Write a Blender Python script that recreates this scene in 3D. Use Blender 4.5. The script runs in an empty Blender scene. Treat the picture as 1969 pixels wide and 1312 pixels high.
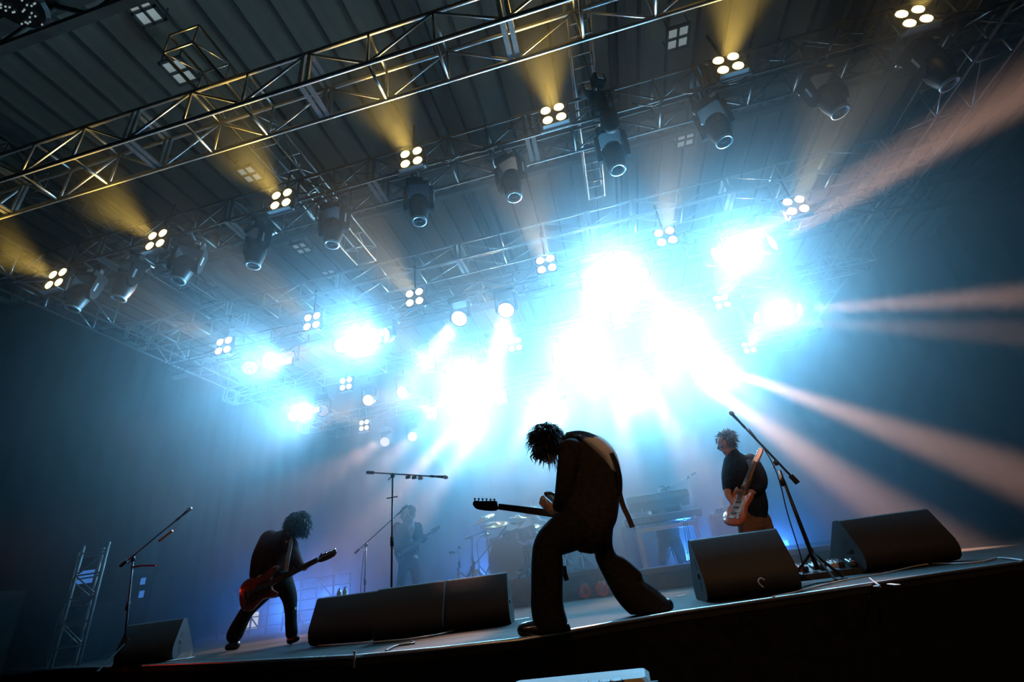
import bpy, math, random
import numpy as np
from mathutils import Vector, Matrix
random.seed(7); np.random.seed(7)
scene = bpy.context.scene
COL = scene.collection

# ------------------------------------------------------------------ camera
W, H, F = 1969.0, 1312.0, 907.0
PITCH, ROLL, YAW, CZ = math.radians(27.1), math.radians(7.6), math.radians(9.7), 0.33
FW = np.array([-math.sin(YAW)*math.cos(PITCH), math.cos(YAW)*math.cos(PITCH), math.sin(PITCH)])
R0 = np.array([math.cos(YAW), math.sin(YAW), 0.0]); U0 = np.cross(R0, FW)
_s, _c = math.sin(ROLL), math.cos(ROLL)
IX = _c*R0 - _s*U0; IY = -_s*R0 - _c*U0
CAM = np.array([0.0, 0.0, CZ])
cam_d = bpy.data.cameras.new('camera'); cam = bpy.data.objects.new('camera', cam_d); COL.objects.link(cam)
cam_d.sensor_fit = 'HORIZONTAL'; cam_d.sensor_width = 36.0; cam_d.lens = F/W*36.0
cam_d.clip_start = 0.02; cam_d.clip_end = 200
m = Matrix.Identity(4)
for i in range(3):
    m[i][0], m[i][1], m[i][2], m[i][3] = IX[i], -IY[i], -FW[i], CAM[i]
cam.matrix_world = m
scene.camera = cam

def ray(px, py): return FW + (px-W/2)/F*IX + (py-H/2)/F*IY
def aty(px, py, Y):
    d = ray(px, py); return CAM + d*(Y/d[1])
def atz(px, py, Z):
    d = ray(px, py); return CAM + d*((Z-CZ)/d[2])
def dep(p): return float((np.asarray(p)-CAM) @ FW)

# ------------------------------------------------------------------ world, view, exposure
world = bpy.data.worlds.new('world'); scene.world = world; world.use_nodes = True
bg = world.node_tree.nodes['Background']; bg.inputs[0].default_value = (0.5, 0.6, 0.7, 1); bg.inputs[1].default_value = 0.003
vs = scene.view_settings
vs.view_transform = 'Standard'; vs.look = 'None'; vs.gamma = 1.0; vs.exposure = 0.0; vs.use_curve_mapping = False
cy = scene.cycles
cy.use_denoising = True; cy.max_bounces = 4; cy.diffuse_bounces = 1; cy.glossy_bounces = 2
cy.transmission_bounces = 3; cy.transparent_max_bounces = 8; cy.volume_bounces = 0
cy.sample_clamp_indirect = 2.0; cy.sample_clamp_direct = 0.0; cy.use_light_tree = True
cy.volume_step_rate = 4.0; cy.volume_max_steps = 64
HAZE_DENSITY, HAZE_G = 0.070, 0.765

BLUE = (0.20, 0.61, 1.0); WARM = (1.0, 0.54, 0.37); AMBER = (1.0, 0.64, 0.12)
P_STRIP, P_WASH, P_QUAD = 1380.0, 6800.0, 850.0

def spot(name, loc, target, power, color, angle=30.0, blend=0.6, radius=0.08):
    l = bpy.data.lights.new(name, 'SPOT'); l.energy = power; l.color = color
    l.spot_size = math.radians(angle); l.spot_blend = blend; l.shadow_soft_size = radius
    o = bpy.data.objects.new(name, l); COL.objects.link(o); o.location = loc
    d = Vector(target) - Vector(loc); o.rotation_euler = d.to_track_quat('-Z', 'Y').to_euler()
    return o
def point(name, loc, power, color, radius=0.1):
    l = bpy.data.lights.new(name, 'POINT'); l.energy = power; l.color = color; l.shadow_soft_size = radius
    o = bpy.data.objects.new(name, l); COL.objects.link(o); o.location = loc; return o

# front-of-house amber wash from the hall's lighting bars behind the photographer, and low blue floods upstage
spot('front_wash_light', (3.2, -7.0, 7.5), (1.9, 5.0, 0.1), 1100, (1.0, 0.50, 0.22), 26, 0.7, 0.25)
spot('front_wash_light', (-6.0, -7.0, 7.5), (-3.4, 5.6, 0.1), 230, (1.0, 0.42, 0.2), 26, 0.7, 0.25)
spot('front_wash_light', (-1.5, -8.0, 8.0), (-0.5, 4.4, 0.8), 260, (1.0, 0.62, 0.40), 24, 0.7, 0.25)

spot('red_side_light', (-11.5, 4.6, 1.6), (-4.6, 6.1, 0.9), 130, (1.0, 0.06, 0.03), 30, 0.8, 0.1)

# ------------------------------------------------------------------ materials
MATS = {}
def mat(name, color, rough=0.6, metal=0.0, noise=0.0, scale=8.0, bump=0.0, emit=None, estr=0.0, coat=0.0, stretch=None, trans=0.0, color2=None):
    if name in MATS: return MATS[name]
    M = bpy.data.materials.new(name); M.use_nodes = True; nt = M.node_tree; b = nt.nodes['Principled BSDF']
    b.inputs['Roughness'].default_value = rough; b.inputs['Metallic'].default_value = metal
    b.inputs['Base Color'].default_value = (*color, 1); b.inputs['Coat Weight'].default_value = coat
    b.inputs['Transmission Weight'].default_value = trans
    if 'cloth' in name or 'drape' in name or 'laminate' in name or 'hair' in name: b.inputs['Specular IOR Level'].default_value = 0.05 if 'hair' not in name else .3
    if noise or bump or color2:
        tc = nt.nodes.new('ShaderNodeTexCoord'); mp = nt.nodes.new('ShaderNodeMapping')
        if stretch: mp.inputs['Scale'].default_value = stretch
        nz = nt.nodes.new('ShaderNodeTexNoise'); nz.inputs['Scale'].default_value = scale; nz.inputs['Detail'].default_value = 5
        nt.links.new(tc.outputs['Object'], mp.inputs[0]); nt.links.new(mp.outputs[0], nz.inputs['Vector'])
        if noise or color2:
            r = nt.nodes.new('ShaderNodeValToRGB')
            c2 = color2 or tuple(min(1, v*(1+noise)) for v in color); c1 = color if color2 else tuple(v*(1-noise) for v in color)
            r.color_ramp.elements[0].position = 0.3; r.color_ramp.elements[1].position = 0.7
            r.color_ramp.elements[0].color = (*c1, 1); r.color_ramp.elements[1].color = (*c2, 1)
            nt.links.new(nz.outputs['Fac'], r.inputs[0]); nt.links.new(r.outputs[0], b.inputs['Base Color'])
        if bump:
            bp = nt.nodes.new('ShaderNodeBump'); bp.inputs['Strength'].default_value = bump; bp.inputs['Distance'].default_value = 0.01
            nt.links.new(nz.outputs['Fac'], bp.inputs['Height']); nt.links.new(bp.outputs[0], b.inputs['Normal'])
    if emit:
        b.inputs['Emission Color'].default_value = (*emit, 1); b.inputs['Emission Strength'].default_value = estr
        M.cycles.emission_sampling = 'NONE'
    MATS[name] = M; return M
trim_m = mat('polished aluminium edging', (0.85, 0.85, 0.84), 0.32, 1.0)
alu = mat('brushed aluminium', (0.62, 0.62, 0.60), 0.38, 0.85, 0.12, 30)
alu_dark = mat('black painted truss', (0.10, 0.10, 0.095), 0.42, 0.5, 0.2, 20)
steel = mat('galvanised steel', (0.45, 0.46, 0.47), 0.35, 0.9, 0.15, 40)
chrome = mat('chrome', (0.75, 0.76, 0.78), 0.12, 1.0)
blk = mat('black plastic', (0.022, 0.022, 0.024), 0.42, 0, 0.25, 30)
blkm = mat('black painted metal', (0.016, 0.016, 0.017), 0.4, 0.1, 0.2, 30)
rubber = mat('black rubber', (0.012, 0.012, 0.012), 0.7, 0, 0.2, 40)
wedge_m = mat('black textured speaker paint', (0.017, 0.0155, 0.0145), 0.65, 0, 0.3, 120, 0.25)
grille_m = mat('black speaker grille', (0.02, 0.02, 0.02), 0.6, 0.3, 0.4, 300, 0.3)
deck_m = mat('black stage deck', (0.008, 0.009, 0.007), 0.75, 0, 0.45, 3.0, 0.2, stretch=(0.6, 3.0, 1), color2=(0.020, 0.020, 0.016))
deck_m.node_tree.nodes['Principled BSDF'].inputs['Specular IOR Level'].default_value = 0.2
skirt_m = mat('black stage skirt cloth', (0.008, 0.008, 0.008), 0.95, 0, 0.3, 12)
drape_m = mat('black stage drape', (0.0015, 0.0015, 0.002), 0.95, 0, 0.3, 5)
roof_m = mat('grey green corrugated roof sheet', (0.33, 0.34, 0.28), 0.7, 0.0, 0.18, 1.4, stretch=(3, .4, 1))
rib_m = mat('roof rib paint', (0.11, 0.115, 0.10), 0.7, 0, 0.2, 3)
beam_m = mat('hall roof beam paint', (0.12, 0.125, 0.11), 0.6, 0, 0.2, 4)
skin = mat('skin', (0.55, 0.31, 0.22), 0.5, 0, 0.1, 25)
white_cloth = mat('white shirt cloth', (0.82, 0.82, 0.84), 0.8, 0, 0.08, 20, 0.2)
suit = mat('dark brown suit cloth', (0.034, 0.027, 0.021), 0.85, 0, 0.3, 30, 0.3)
suit2 = mat('black suit cloth', (0.020, 0.018, 0.017), 0.85, 0, 0.3, 30, 0.3)
redblk = mat('dark maroon jacket cloth', (0.055, 0.022, 0.017), 0.8, 0, 0.3, 30, 0.3)
navy = mat('dark navy shirt cloth', (0.018, 0.026, 0.045), 0.75, 0, 0.3, 30, 0.3)
tan = mat('brown trouser cloth', (0.20, 0.115, 0.075), 0.8, 0, 0.2, 25, 0.3)
hair_m = mat('black hair', (0.012, 0.010, 0.009), 0.5, 0, 0.3, 60)
hair_g = mat('greying hair', (0.13, 0.12, 0.12), 0.55, 0, 0.4, 60)
shoe_m = mat('black shoe leather', (0.012, 0.012, 0.012), 0.25, 0, 0.2, 30, coat=0.3)
gtr_or = mat('orange lacquered guitar wood', (0.62, 0.16, 0.05), 0.25, 0, 0.25, 6, coat=0.6, stretch=(1, 6, 1))
gtr_red = mat('dark red bass lacquer', (0.20, 0.045, 0.03), 0.25, 0, 0.3, 6, coat=0.6, stretch=(1, 6, 1))
gtr_blk = mat('black guitar lacquer', (0.015, 0.015, 0.016), 0.2, 0, 0.2, 6, coat=0.6)
maple = mat('maple neck wood', (0.45, 0.25, 0.12), 0.35, 0, 0.2, 12, coat=0.3, stretch=(1, 8, 1))
rosew = mat('dark rosewood', (0.045, 0.026, 0.018), 0.45, 0, 0.3, 20)
guard = mat('pickguard plastic', (0.55, 0.50, 0.44), 0.35, 0, 0.05, 20)
leather = mat('black leather strap', (0.02, 0.016, 0.014), 0.6, 0, 0.3, 40)
strapw = mat('pale grey strap webbing', (0.42, 0.44, 0.42), 0.7, 0, 0.15, 60)
brass = mat('bronze cymbal', (0.60, 0.44, 0.20), 0.22, 1.0, 0.15, 30)
drum_shell = mat('dark drum lacquer', (0.03, 0.035, 0.04), 0.2, 0, 0.2, 8, coat=0.5)
drum_head = mat('dark drum head', (0.035, 0.045, 0.05), 0.5, 0, 0.2, 10)
drum_white = mat('white drum head', (0.6, 0.62, 0.64), 0.5, 0, 0.06, 10)
tape_w = mat('white marking tape', (0.75, 0.75, 0.70), 0.6, 0, 0.1, 30)
paper = mat('white paper', (0.70, 0.72, 0.70), 0.8, 0, 0.06, 12)
cable_w = mat('pale grey cable sheath', (0.45, 0.45, 0.45), 0.45, 0, 0.1, 40)
cable_b = mat('black cable sheath', (0.02, 0.02, 0.02), 0.4, 0, 0.2, 40)
orange_t = mat('orange reflective tape', (0.95, 0.30, 0.08), 0.4, 0, 0.1, 30, emit=(1, .3, .08), estr=0.0)
red_m = mat('red plastic', (0.45, 0.05, 0.03), 0.4, 0, 0.2, 30)
bottle_m = mat('clear plastic bottle', (0.75, 0.80, 0.85), 0.15, 0, 0.05, 10)
label_m = mat('white bottle label', (0.7, 0.7, 0.72), 0.6, 0, 0.05, 10)
ivory = mat('ivory keys', (0.65, 0.65, 0.62), 0.35, 0, 0.04, 10)
riser_m = mat('black riser cloth', (0.05, 0.06, 0.062), 0.8, 0, 0.3, 8)
rtop_m = mat('dark riser plywood', (0.05, 0.05, 0.045), 0.6, 0, 0.3, 8)
amp_m = mat('black amp tolex', (0.03, 0.03, 0.032), 0.7, 0, 0.3, 90, 0.3)
case_m = mat('black flight case laminate', (0.006, 0.006, 0.007), 0.8, 0, 0.2, 12)
L_quad = mat('amber halogen lamp', (1, .8, .5), 0.3, emit=(1.0, 0.70, 0.27), estr=4.0)
L_quad_w = mat('warm white halogen lamp', (1, .9, .7), 0.3, emit=(1.0, 0.84, 0.60), estr=6.0)
L_wash = mat('warm white wash lens', (1, .9, .85), 0.3, emit=(1.0, 0.84, 0.76), estr=4.0)
L_dim = mat('dim pink wash lens', (.5, .25, .22), 0.3, emit=(1.0, 0.55, 0.5), estr=0.35, noise=0.6, scale=25)
L_sal = mat('salmon wash lens', (.9, .6, .5), 0.3, emit=(1.0, 0.72, 0.6), estr=1.1)
L_strip = mat('white strobe strip lens', (1, 1, 1), 0.3, emit=(0.90, 0.97, 1.0), estr=7.0)
L_led = mat('blue indicator lamp', (.2, .5, 1), 0.3, emit=(0.3, 0.65, 1.0), estr=3.0)
L_sky = mat('skylight pane', (.5, .6, .6), 0.4, emit=(0.62, 0.78, 0.80), estr=0.30, noise=0.1, scale=3)
L_win = mat('lit window pane', (.7, .7, .5), 0.4, emit=(0.95, 0.95, 0.62), estr=0.75)
L_blue = mat('blue flood lens', (.1, .3, 1), 0.3, emit=(0.10, 0.35, 1.0), estr=1.6)
lens_off = mat('dark glass lens', (0.02, 0.03, 0.035), 0.08, 0, coat=1.0)
lens_rim = mat('pale lens rim', (0.55, 0.62, 0.62), 0.3, 0.3)
tag_m = mat('pale sticker', (0.6, 0.64, 0.66), 0.5)

# ------------------------------------------------------------------ mesh helpers
def V3(p): return np.array([float(p[0]), float(p[1]), float(p[2])])
def nrm(v):
    v = np.asarray(v, float); n = np.linalg.norm(v); return v/n if n > 1e-9 else v
def frame(d, ref=(0, 0, 1)):
    d = nrm(d); a = np.cross(ref, d)
    if np.linalg.norm(a) < 1e-4: a = np.cross((1, 0, 0), d)
    a = nrm(a); return a, np.cross(d, a)
class MB:
    def __init__(s): s.v = []; s.f = []
    def add(s, vs_, fs_):
        o = len(s.v); s.v += [tuple(map(float, q)) for q in vs_]; s.f += [tuple(i+o for i in q) for q in fs_]; return s
    def box(s, c, size, rz=0.0, bevel=0.0, axes=None):
        c = V3(c); hx, hy, hz = size[0]/2, size[1]/2, size[2]/2
        if axes is None:
            ax = np.array([math.cos(rz), math.sin(rz), 0]); ay = np.array([-math.sin(rz), math.cos(rz), 0]); az = np.array([0, 0, 1.])
        else: ax, ay, az = axes
        if bevel <= 0:
            P = [c+ax*hx*i+ay*hy*j+az*hz*k for k in (-1, 1) for (i, j) in ((-1, -1), (1, -1), (1, 1), (-1, 1))]
            return s.add(P, [(3, 2, 1, 0), (4, 5, 6, 7), (0, 1, 5, 4), (1, 2, 6, 5), (2, 3, 7, 6), (3, 0, 4, 7)])
        b = min(bevel, hx*.9, hy*.9, hz*.9); P = []
        def oct_(x, y): return [(-x+b, -y), (x-b, -y), (x, -y+b), (x, y-b), (x-b, y), (-x+b, y), (-x, y-b), (-x, -y+b)]
        for (dz, ins) in ((-hz, b), (-hz+b, 0), (hz-b, 0), (hz, b)):
            for (x, y) in oct_(hx-ins, hy-ins): P.append(c+ax*x+ay*y+az*dz)
        Fc = [tuple(range(7, -1, -1)), tuple(range(24, 32))]
        for k in range(3):
            for i in range(8): Fc.append((k*8+i, k*8+(i+1) % 8, (k+1)*8+(i+1) % 8, (k+1)*8+i))
        return s.add(P, Fc)
    def tube(s, pts, r, n=6, cap=True):
        pts = [V3(p) for p in pts]; k = len(pts); rs = r if hasattr(r, '__len__') else [r]*k
        P = []; a0 = None
        for i, p in enumerate(pts):
            d = pts[min(i+1, k-1)]-pts[max(i-1, 0)]
            if a0 is None: a, b = frame(d)
            else:
                dn = nrm(d); a = a0-dn*(a0@dn); a = nrm(a) if np.linalg.norm(a) > 1e-5 else frame(d)[0]; b = np.cross(dn, a)
            a0 = a
            for j in range(n):
                t = 2*math.pi*j/n; P.append(p+(a*math.cos(t)+b*math.sin(t))*rs[i])
        Fc = [(i*n+j, i*n+(j+1) % n, (i+1)*n+(j+1) % n, (i+1)*n+j) for i in range(k-1) for j in range(n)]
        if cap: Fc += [tuple(range(n-1, -1, -1)), tuple(range((k-1)*n, k*n))]
        return s.add(P, Fc)
    def lathe(s, c, axis, prof, n=16):           # prof: (distance along axis, radius)
        c = V3(c); d = nrm(axis); a, b = frame(d); P = []
        for (h, r) in prof:
            for j in range(n):
                t = 2*math.pi*j/n; P.append(c+d*h+(a*math.cos(t)+b*math.sin(t))*max(r, 1e-4))
        k = len(prof)
        Fc = [(i*n+j, i*n+(j+1) % n, (i+1)*n+(j+1) % n, (i+1)*n+j) for i in range(k-1) for j in range(n)]
        Fc += [tuple(range(n-1, -1, -1)), tuple(range((k-1)*n, k*n))]
        return s.add(P, Fc)
    def prism(s, poly, o, ax, ay, az, d0, d1):   # 2-D polygon in (ax, ay) extruded along az
        o = V3(o); n = len(poly)
        P = [o+ax*x+ay*y+az*d0 for x, y in poly]+[o+ax*x+ay*y+az*d1 for x, y in poly]
        return s.add(P, [tuple(range(n-1, -1, -1)), tuple(range(n, 2*n))]+[(i, (i+1) % n, n+(i+1) % n, n+i) for i in range(n)])
    def ell(s, c, ax, ay, az, n=12, m_=8):       # ellipsoid with axis vectors
        c = V3(c); P = [c+az]
        for i in range(1, m_):
            t = math.pi*i/m_
            for j in range(n):
                u = 2*math.pi*j/n; P.append(c+az*math.cos(t)+(ax*math.cos(u)+ay*math.sin(u))*math.sin(t))
        P.append(c-az); Fc = [(0, 1+j, 1+(j+1) % n) for j in range(n)]
        for i in range(m_-2):
            for j in range(n): Fc.append((1+i*n+j, 1+(i+1)*n+j, 1+(i+1)*n+(j+1) % n, 1+i*n+(j+1) % n))
        b = 1+(m_-2)*n; e = len(P)-1
        Fc += [(e, b+(j+1) % n, b+j) for j in range(n)]
        return s.add(P, Fc)
    def ribbon(s, pts, nor, wid, th):
        pts = [V3(p) for p in pts]; k = len(pts); P = []
        for i, p in enumerate(pts):
            d = nrm(pts[min(i+1, k-1)]-pts[max(i-1, 0)]); nn = V3(nor[i] if hasattr(nor[0], '__len__') else nor); nn = nrm(nn-d*(nn@d)); w_ = np.cross(d, nn)
            P += [p-w_*wid/2-nn*th/2, p+w_*wid/2-nn*th/2, p+w_*wid/2+nn*th/2, p-w_*wid/2+nn*th/2]
        Fc = [(i*4+j, i*4+(j+1) % 4, (i+1)*4+(j+1) % 4, (i+1)*4+j) for i in range(k-1) for j in range(4)]+[(3, 2, 1, 0), tuple(range(k*4-4, k*4))]
        return s.add(P, Fc)
    def mesh(s, name, smooth=False):
        me = bpy.data.meshes.new(name); me.from_pydata(s.v, [], s.f); me.update()
        if smooth: me.polygons.foreach_set('use_smooth', [True]*len(me.polygons))
        return me
def obj(name, mb, material, parent=None, smooth=False, base=None):
    me = mb.mesh(name, smooth) if isinstance(mb, MB) else mb
    o = bpy.data.objects.new(name, me)
    if not me.materials: me.materials.append(material)
    COL.objects.link(o)
    if parent is not None:
        o.parent = parent; o.matrix_parent_inverse = parent.matrix_basis.inverted()
    return o
def smooth_auto(o, ang=40):
    me = o.data; me.polygons.foreach_set('use_smooth', [True]*len(me.polygons))
    try: me.set_sharp_from_angle(angle=math.radians(ang))
    except Exception: pass
    return o
def tag(o, label, cat, group=None, kind=None):
    o['label'] = label; o['category'] = cat
    if group: o['group'] = group
    if kind: o['kind'] = kind
    return o
def thing(name, loc, label, cat, group=None):
    o = bpy.data.objects.new(name, None); COL.objects.link(o); o.location = tuple(map(float, loc)); o.empty_display_size = 0.1
    return tag(o, label, cat, group)
def struct(name, mb, material, parent=None):
    o = obj(name, mb, material, parent)
    if parent is None: o['kind'] = 'structure'
    return o
ORD = ['first', 'second', 'third', 'fourth', 'fifth', 'sixth', 'seventh', 'eighth', 'ninth', 'tenth', 'eleventh', 'twelfth']
X_, Y_, Z_ = np.array([1., 0, 0]), np.array([0, 1., 0]), np.array([0, 0, 1.])

# ------------------------------------------------------------------ setting: deck, skirt, pit, hall roof, drapes
def floor_hit(px, py):
    p = atz(px, py, 0.0); return p
edge_px = [(200, 1283), (450, 1273), (690, 1261), (850, 1246), (1000, 1229), (1150, 1203), (1290, 1179), (1560, 1140), (1790, 1105), (1969, 1080)]
edge = [floor_hit(*p) for p in edge_px]
edge = [np.array([-14., 9.6, 0])]+edge+[np.array([6., 5.95, 0]), np.array([12., 6.6, 0])]
n = len(edge)
mb = MB(); P = [tuple(p) for p in edge]+[(p[0], 16.3, 0) for p in edge]
P2 = [(x, y, z-0.06) for x, y, z in P]
Fc = [(i, i+1, n+i+1, n+i) for i in range(n-1)]+[(2*n+n+i, 2*n+n+i+1, 2*n+i+1, 2*n+i) for i in range(n-1)]+[(2*n+i, 2*n+i+1, i+1, i) for i in range(n-1)]
mb.add(P+P2, Fc); stage = struct('floor', mb, deck_m)
mb = MB(); mb.tube([e_+np.array([0, -.004, -.006]) for e_ in edge], .016, 10)
smooth_auto(struct('trim_1', mb, trim_m), 80)
mb = MB(); Ps = [(p[0], p[1]+.01, -0.06) for p in edge]+[(p[0], p[1]+.01, -1.25) for p in edge]
mb.add(Ps, [(n+i, n+i+1, i+1, i) for i in range(n-1)]); struct('wall_front', mb, skirt_m)
mb = MB(); mb.box((0, 2, -1.3), (40, 30, .1)); struct('floor_pit', mb, skirt_m)
# back and side drapes (folded)
def drape(name, a, b, z0, z1, folds, amp):
    a, b = V3(a), V3(b); t = nrm(b-a); q = np.array([-t[1], t[0], 0]); L = np.linalg.norm(b-a); N = folds*4; mb = MB(); P = []
    for i in range(N+1):
        p = a+t*L*i/N+q*amp*math.sin(i*math.pi/2)*(0.7+0.3*math.sin(i*1.7)); P += [p+Z_*z0, p+Z_*z1]
    mb.add(P, [(2*i, 2*i+2, 2*i+3, 2*i+1) for i in range(N)]); o = struct(name, mb, drape_m); smooth_auto(o, 80); return o
drape('wall_back', (-15, 16.2, 0), (13, 16.2, 0), 0, 9.3, 40, .10)
drape('wall_left', (-15.0, 2, 0), (-15.0, 16.2, 0), -1.25, 9.3, 24, .10)
drape('wall_right', (12.4, 16.2, 0), (12.4, 2, 0), -1.25, 9.3, 24, .10)
# hall roof: single sheets with raised seams, rafters and a cross truss
ZR = 9.4
mb = MB(); mb.box((-1, 7.5, ZR+0.12), (30, 24, .08)); ceil = struct('ceiling', mb, beam_m)
PW = 0.56
sheet = MB(); sheet.prism([(-PW/2+.012, 0), (-PW/2+.03, .03), (PW/2-.03, .03), (PW/2-.012, 0), (PW/2-.012, .05), (-PW/2+.012, .05)], (0, 0, 0), X_, Z_, Y_, -10.0, 10.0)
sheet_me = sheet.mesh('roof_sheet'); sheet_me.materials.append(roof_m)
for i in range(48):
    o = bpy.data.objects.new('roof_sheet', sheet_me); COL.objects.link(o); o.parent = ceil; o.location = (-14.3+i*PW, 6.5, ZR+random.uniform(-.012, .012))
seam = MB(); seam.box((0, 0, 0), (.05, 20, .07)); seam_me = seam.mesh('roof_seam'); seam_me.materials.append(rib_m)
for i in range(47):
    o = bpy.data.objects.new('roof_seam', seam_me); COL.objects.link(o); o.parent = ceil; o.location = (-14.3+(i+.5)*PW, 6.5, ZR-.01)
for k, x in enumerate((-9.9, -2.05, 1.85, 5.9)):
    mb = MB(); mb.box((x, 6.5, ZR-.14), (.16, 20, .22)); obj('rafter', mb, beam_m, ceil)
    if k in (1, 3): mb = MB(); mb.box((x+.42, 6.5, ZR-.14), (.10, 20, .22)); obj('rafter', mb, beam_m, ceil)

# ------------------------------------------------------------------ trusses
def truss(name, label, p0, p1, wdir, w, h, bay, rad, material, joint=3, lay=0, rungs=True, group=None, brace_r=0.62):
    """box truss: p0->p1 is the near-bottom chord; wdir the horizontal direction of its depth, h its height"""
    p0, p1 = V3(p0), V3(p1); d = nrm(p1-p0); L = np.linalg.norm(p1-p0); wd = nrm(wdir)
    T = thing(name, (p0+p1)/2+wd*w/2, label, 'truss', group)
    cs = {'B': p0, 'D': p0+wd*w, 'A': p0+Z_*h, 'C': p0+wd*w+Z_*h}
    for kx, c0 in cs.items(): obj('chord', MB().tube([c0, c0+d*L], rad, 8), material, T, True)
    nb = max(1, int(round(L/bay))); bl = L/nb; br = rad*brace_r
    for i in range(nb+1):
        q = d*bl*i
        if joint and i % joint == 0:
            for off in (-.045, .045):
                e = q+d*off
                obj('joint_plate', MB().box((cs['B']+cs['D'])/2+e, (.06, w, .02), axes=(d, wd, Z_)), material, T)
                obj('joint_plate', MB().box((cs['A']+cs['C'])/2+e, (.06, w, .02), axes=(d, wd, Z_)), material, T)
                for (u, v) in (('B', 'A'), ('D', 'C')): obj('joint_post', MB().box((cs[u]+cs[v])/2+e, (.05, .03, h), axes=(d, wd, Z_)), material, T)
        else:
            for (u, v) in (('B', 'A'), ('D', 'C')): obj('post', MB().tube([cs[u]+q, cs[v]+q], br, 6), material, T, True)
            if rungs:
                for (u, v) in (('B', 'D'), ('A', 'C')): obj('rung', MB().tube([cs[u]+q, cs[v]+q], br*1.25, 6), material, T, True)
        if i < nb:
            q2 = d*bl*(i+1); fl = (i+lay) % 2
            for (u, v) in (('B', 'A'), ('D', 'C')):
                a, b = (cs[u]+q, cs[v]+q2) if fl == 0 else (cs[v]+q, cs[u]+q2)
                obj('diagonal', MB().tube([a, b], br, 6), material, T, True)
    return T
ZT = CZ+5.61
truss('lighting_truss', 'large bare aluminium box truss spanning the top left, nearest overhead', (-10.2, 3.10, ZT), (6.6, 3.10, ZT), Y_, .49, .59, .84, .028, alu, 3)
truss('lighting_truss', 'black box truss carrying the dark moving heads and front amber blinders', (-10.0, 4.72, ZT), (6.6, 4.72, ZT), Y_, .49, .46, .62, .024, alu_dark, 4, 1)
truss('lighting_truss', 'aluminium box truss crossing mid picture behind the dark moving heads', (-9.6, 7.02, ZT), (6.4, 7.02, ZT), Y_, .50, .36, .86, .021, alu, 3)
truss('lighting_truss', 'black truss just below mid picture carrying the first row of wash lights', (-9.4, 7.85, CZ+5.30), (6.4, 7.85, CZ+5.30), Y_, .34, .32, .7, .018, alu_dark, 0)
truss('lighting_truss', 'hazy truss carrying the second row of wash lights', (-10.2, 10.55, ZT-.05), (6.8, 10.55, ZT-.05), Y_, .45, .36, .95, .02, alu, 4)
truss('lighting_truss', 'rearmost truss lost in white haze with the last row of wash lights', (-10.2, 13.95, ZT-.05), (6.8, 13.95, ZT-.05), Y_, .45, .36, 1.1, .02, alu, 4)
truss('side_truss', 'dark side truss running back along the left edge', (-9.7, 2.8, ZT), (-9.7, 15.5, ZT), X_, .49, .62, .9, .024, steel, 0)
truss('side_truss', 'dark side truss running back along the upper right edge', (5.98, 2.8, ZT), (5.98, 15.5, ZT), X_, .49, .62, .9, .024, steel, 0)
truss('ladder_truss', 'narrow ladder truss running back overhead between front truss and moving heads', (.62, 2.6, ZT+.62), (.62, 7.0, ZT+.62), X_, .30, .28, .42, .016, alu, 0)
truss('ladder_truss', 'narrow ladder truss running back beside the third amber blinder', (-4.25, 2.6, ZT+.62), (-4.25, 7.2, ZT+.62), X_, .42, .36, .52, .017, alu, 0)
truss('ladder_truss', 'faint ladder truss running back near the far left amber blinders', (-8.0, 2.6, ZT+.62), (-8.0, 7.2, ZT+.62), X_, .42, .36, .6, .016, alu_dark, 0)
# hall roof trusses with V struts
def hall_truss(y, label):
    T = thing('hall_roof_truss', (-1, y, ZR-.9), label, 'truss')
    obj('top_chord', MB().box((-1, y, ZR-.32), (27, .20, .20)), beam_m, T)
    obj('bottom_chord', MB().box((-1, y, ZR-1.15), (27, .12, .12)), beam_m, T)
    for i in range(15):
        x = -14+i*1.8
        obj('strut', MB().tube([(x, y, ZR-.4), (x+.9, y, ZR-1.12)], .04, 6), beam_m, T, True)
        obj('strut', MB().tube([(x+.9, y, ZR-1.12), (x+1.8, y, ZR-.4)], .04, 6), beam_m, T, True)
hall_truss(7.6, 'dark steel roof truss of the hall behind the ladder truss')
hall_truss(12.6, 'hall roof truss further back, veiled in bright haze')
hall_truss(2.6, 'hall roof truss above the front truss in the dark')
# skylights with four panes
sky = [((480, 335), 'amber-tinged four-pane skylight left of the third amber blinder'), ((345, 137), 'four-pane skylight above the front truss in the dark upper left'),
       ((580, 477), 'four-pane skylight between two dark moving heads left of centre'), ((635, 527), 'lowest tilted skylight above the mid-picture truss'),
       ((1303, 72), 'four-pane skylight at the top right of the ladder truss'), ((1318, 268), 'pale hazy skylight between two dark moving heads right of centre'), ((275, 18), 'dim skylight at the top left edge')]
for (px, py), lab in sky:
    c = atz(px, py, ZR-.30); T = thing('skylight', c, lab, 'skylight')
    fr = MB()
    for s_ in (-1, 0, 1):
        fr.box(c+X_*s_*.20, (.04, .45, .06)); fr.box(c+Y_*s_*.21, (.44, .04, .06))
    for (i, j) in ((-1, -1), (1, -1), (1, 1), (-1, 1)): fr.box(c+X_*i*.19+Y_*j*.20+Z_*.16, (.02, .02, .26))
    obj('frame', fr, beam_m, T)
    for i in (-1, 1):
        for j in (-1, 1): obj('pane', MB().box(c+X_*i*.10+Y_*j*.105+Z_*.01, (.155, .165, .015)), L_sky, T)

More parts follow.
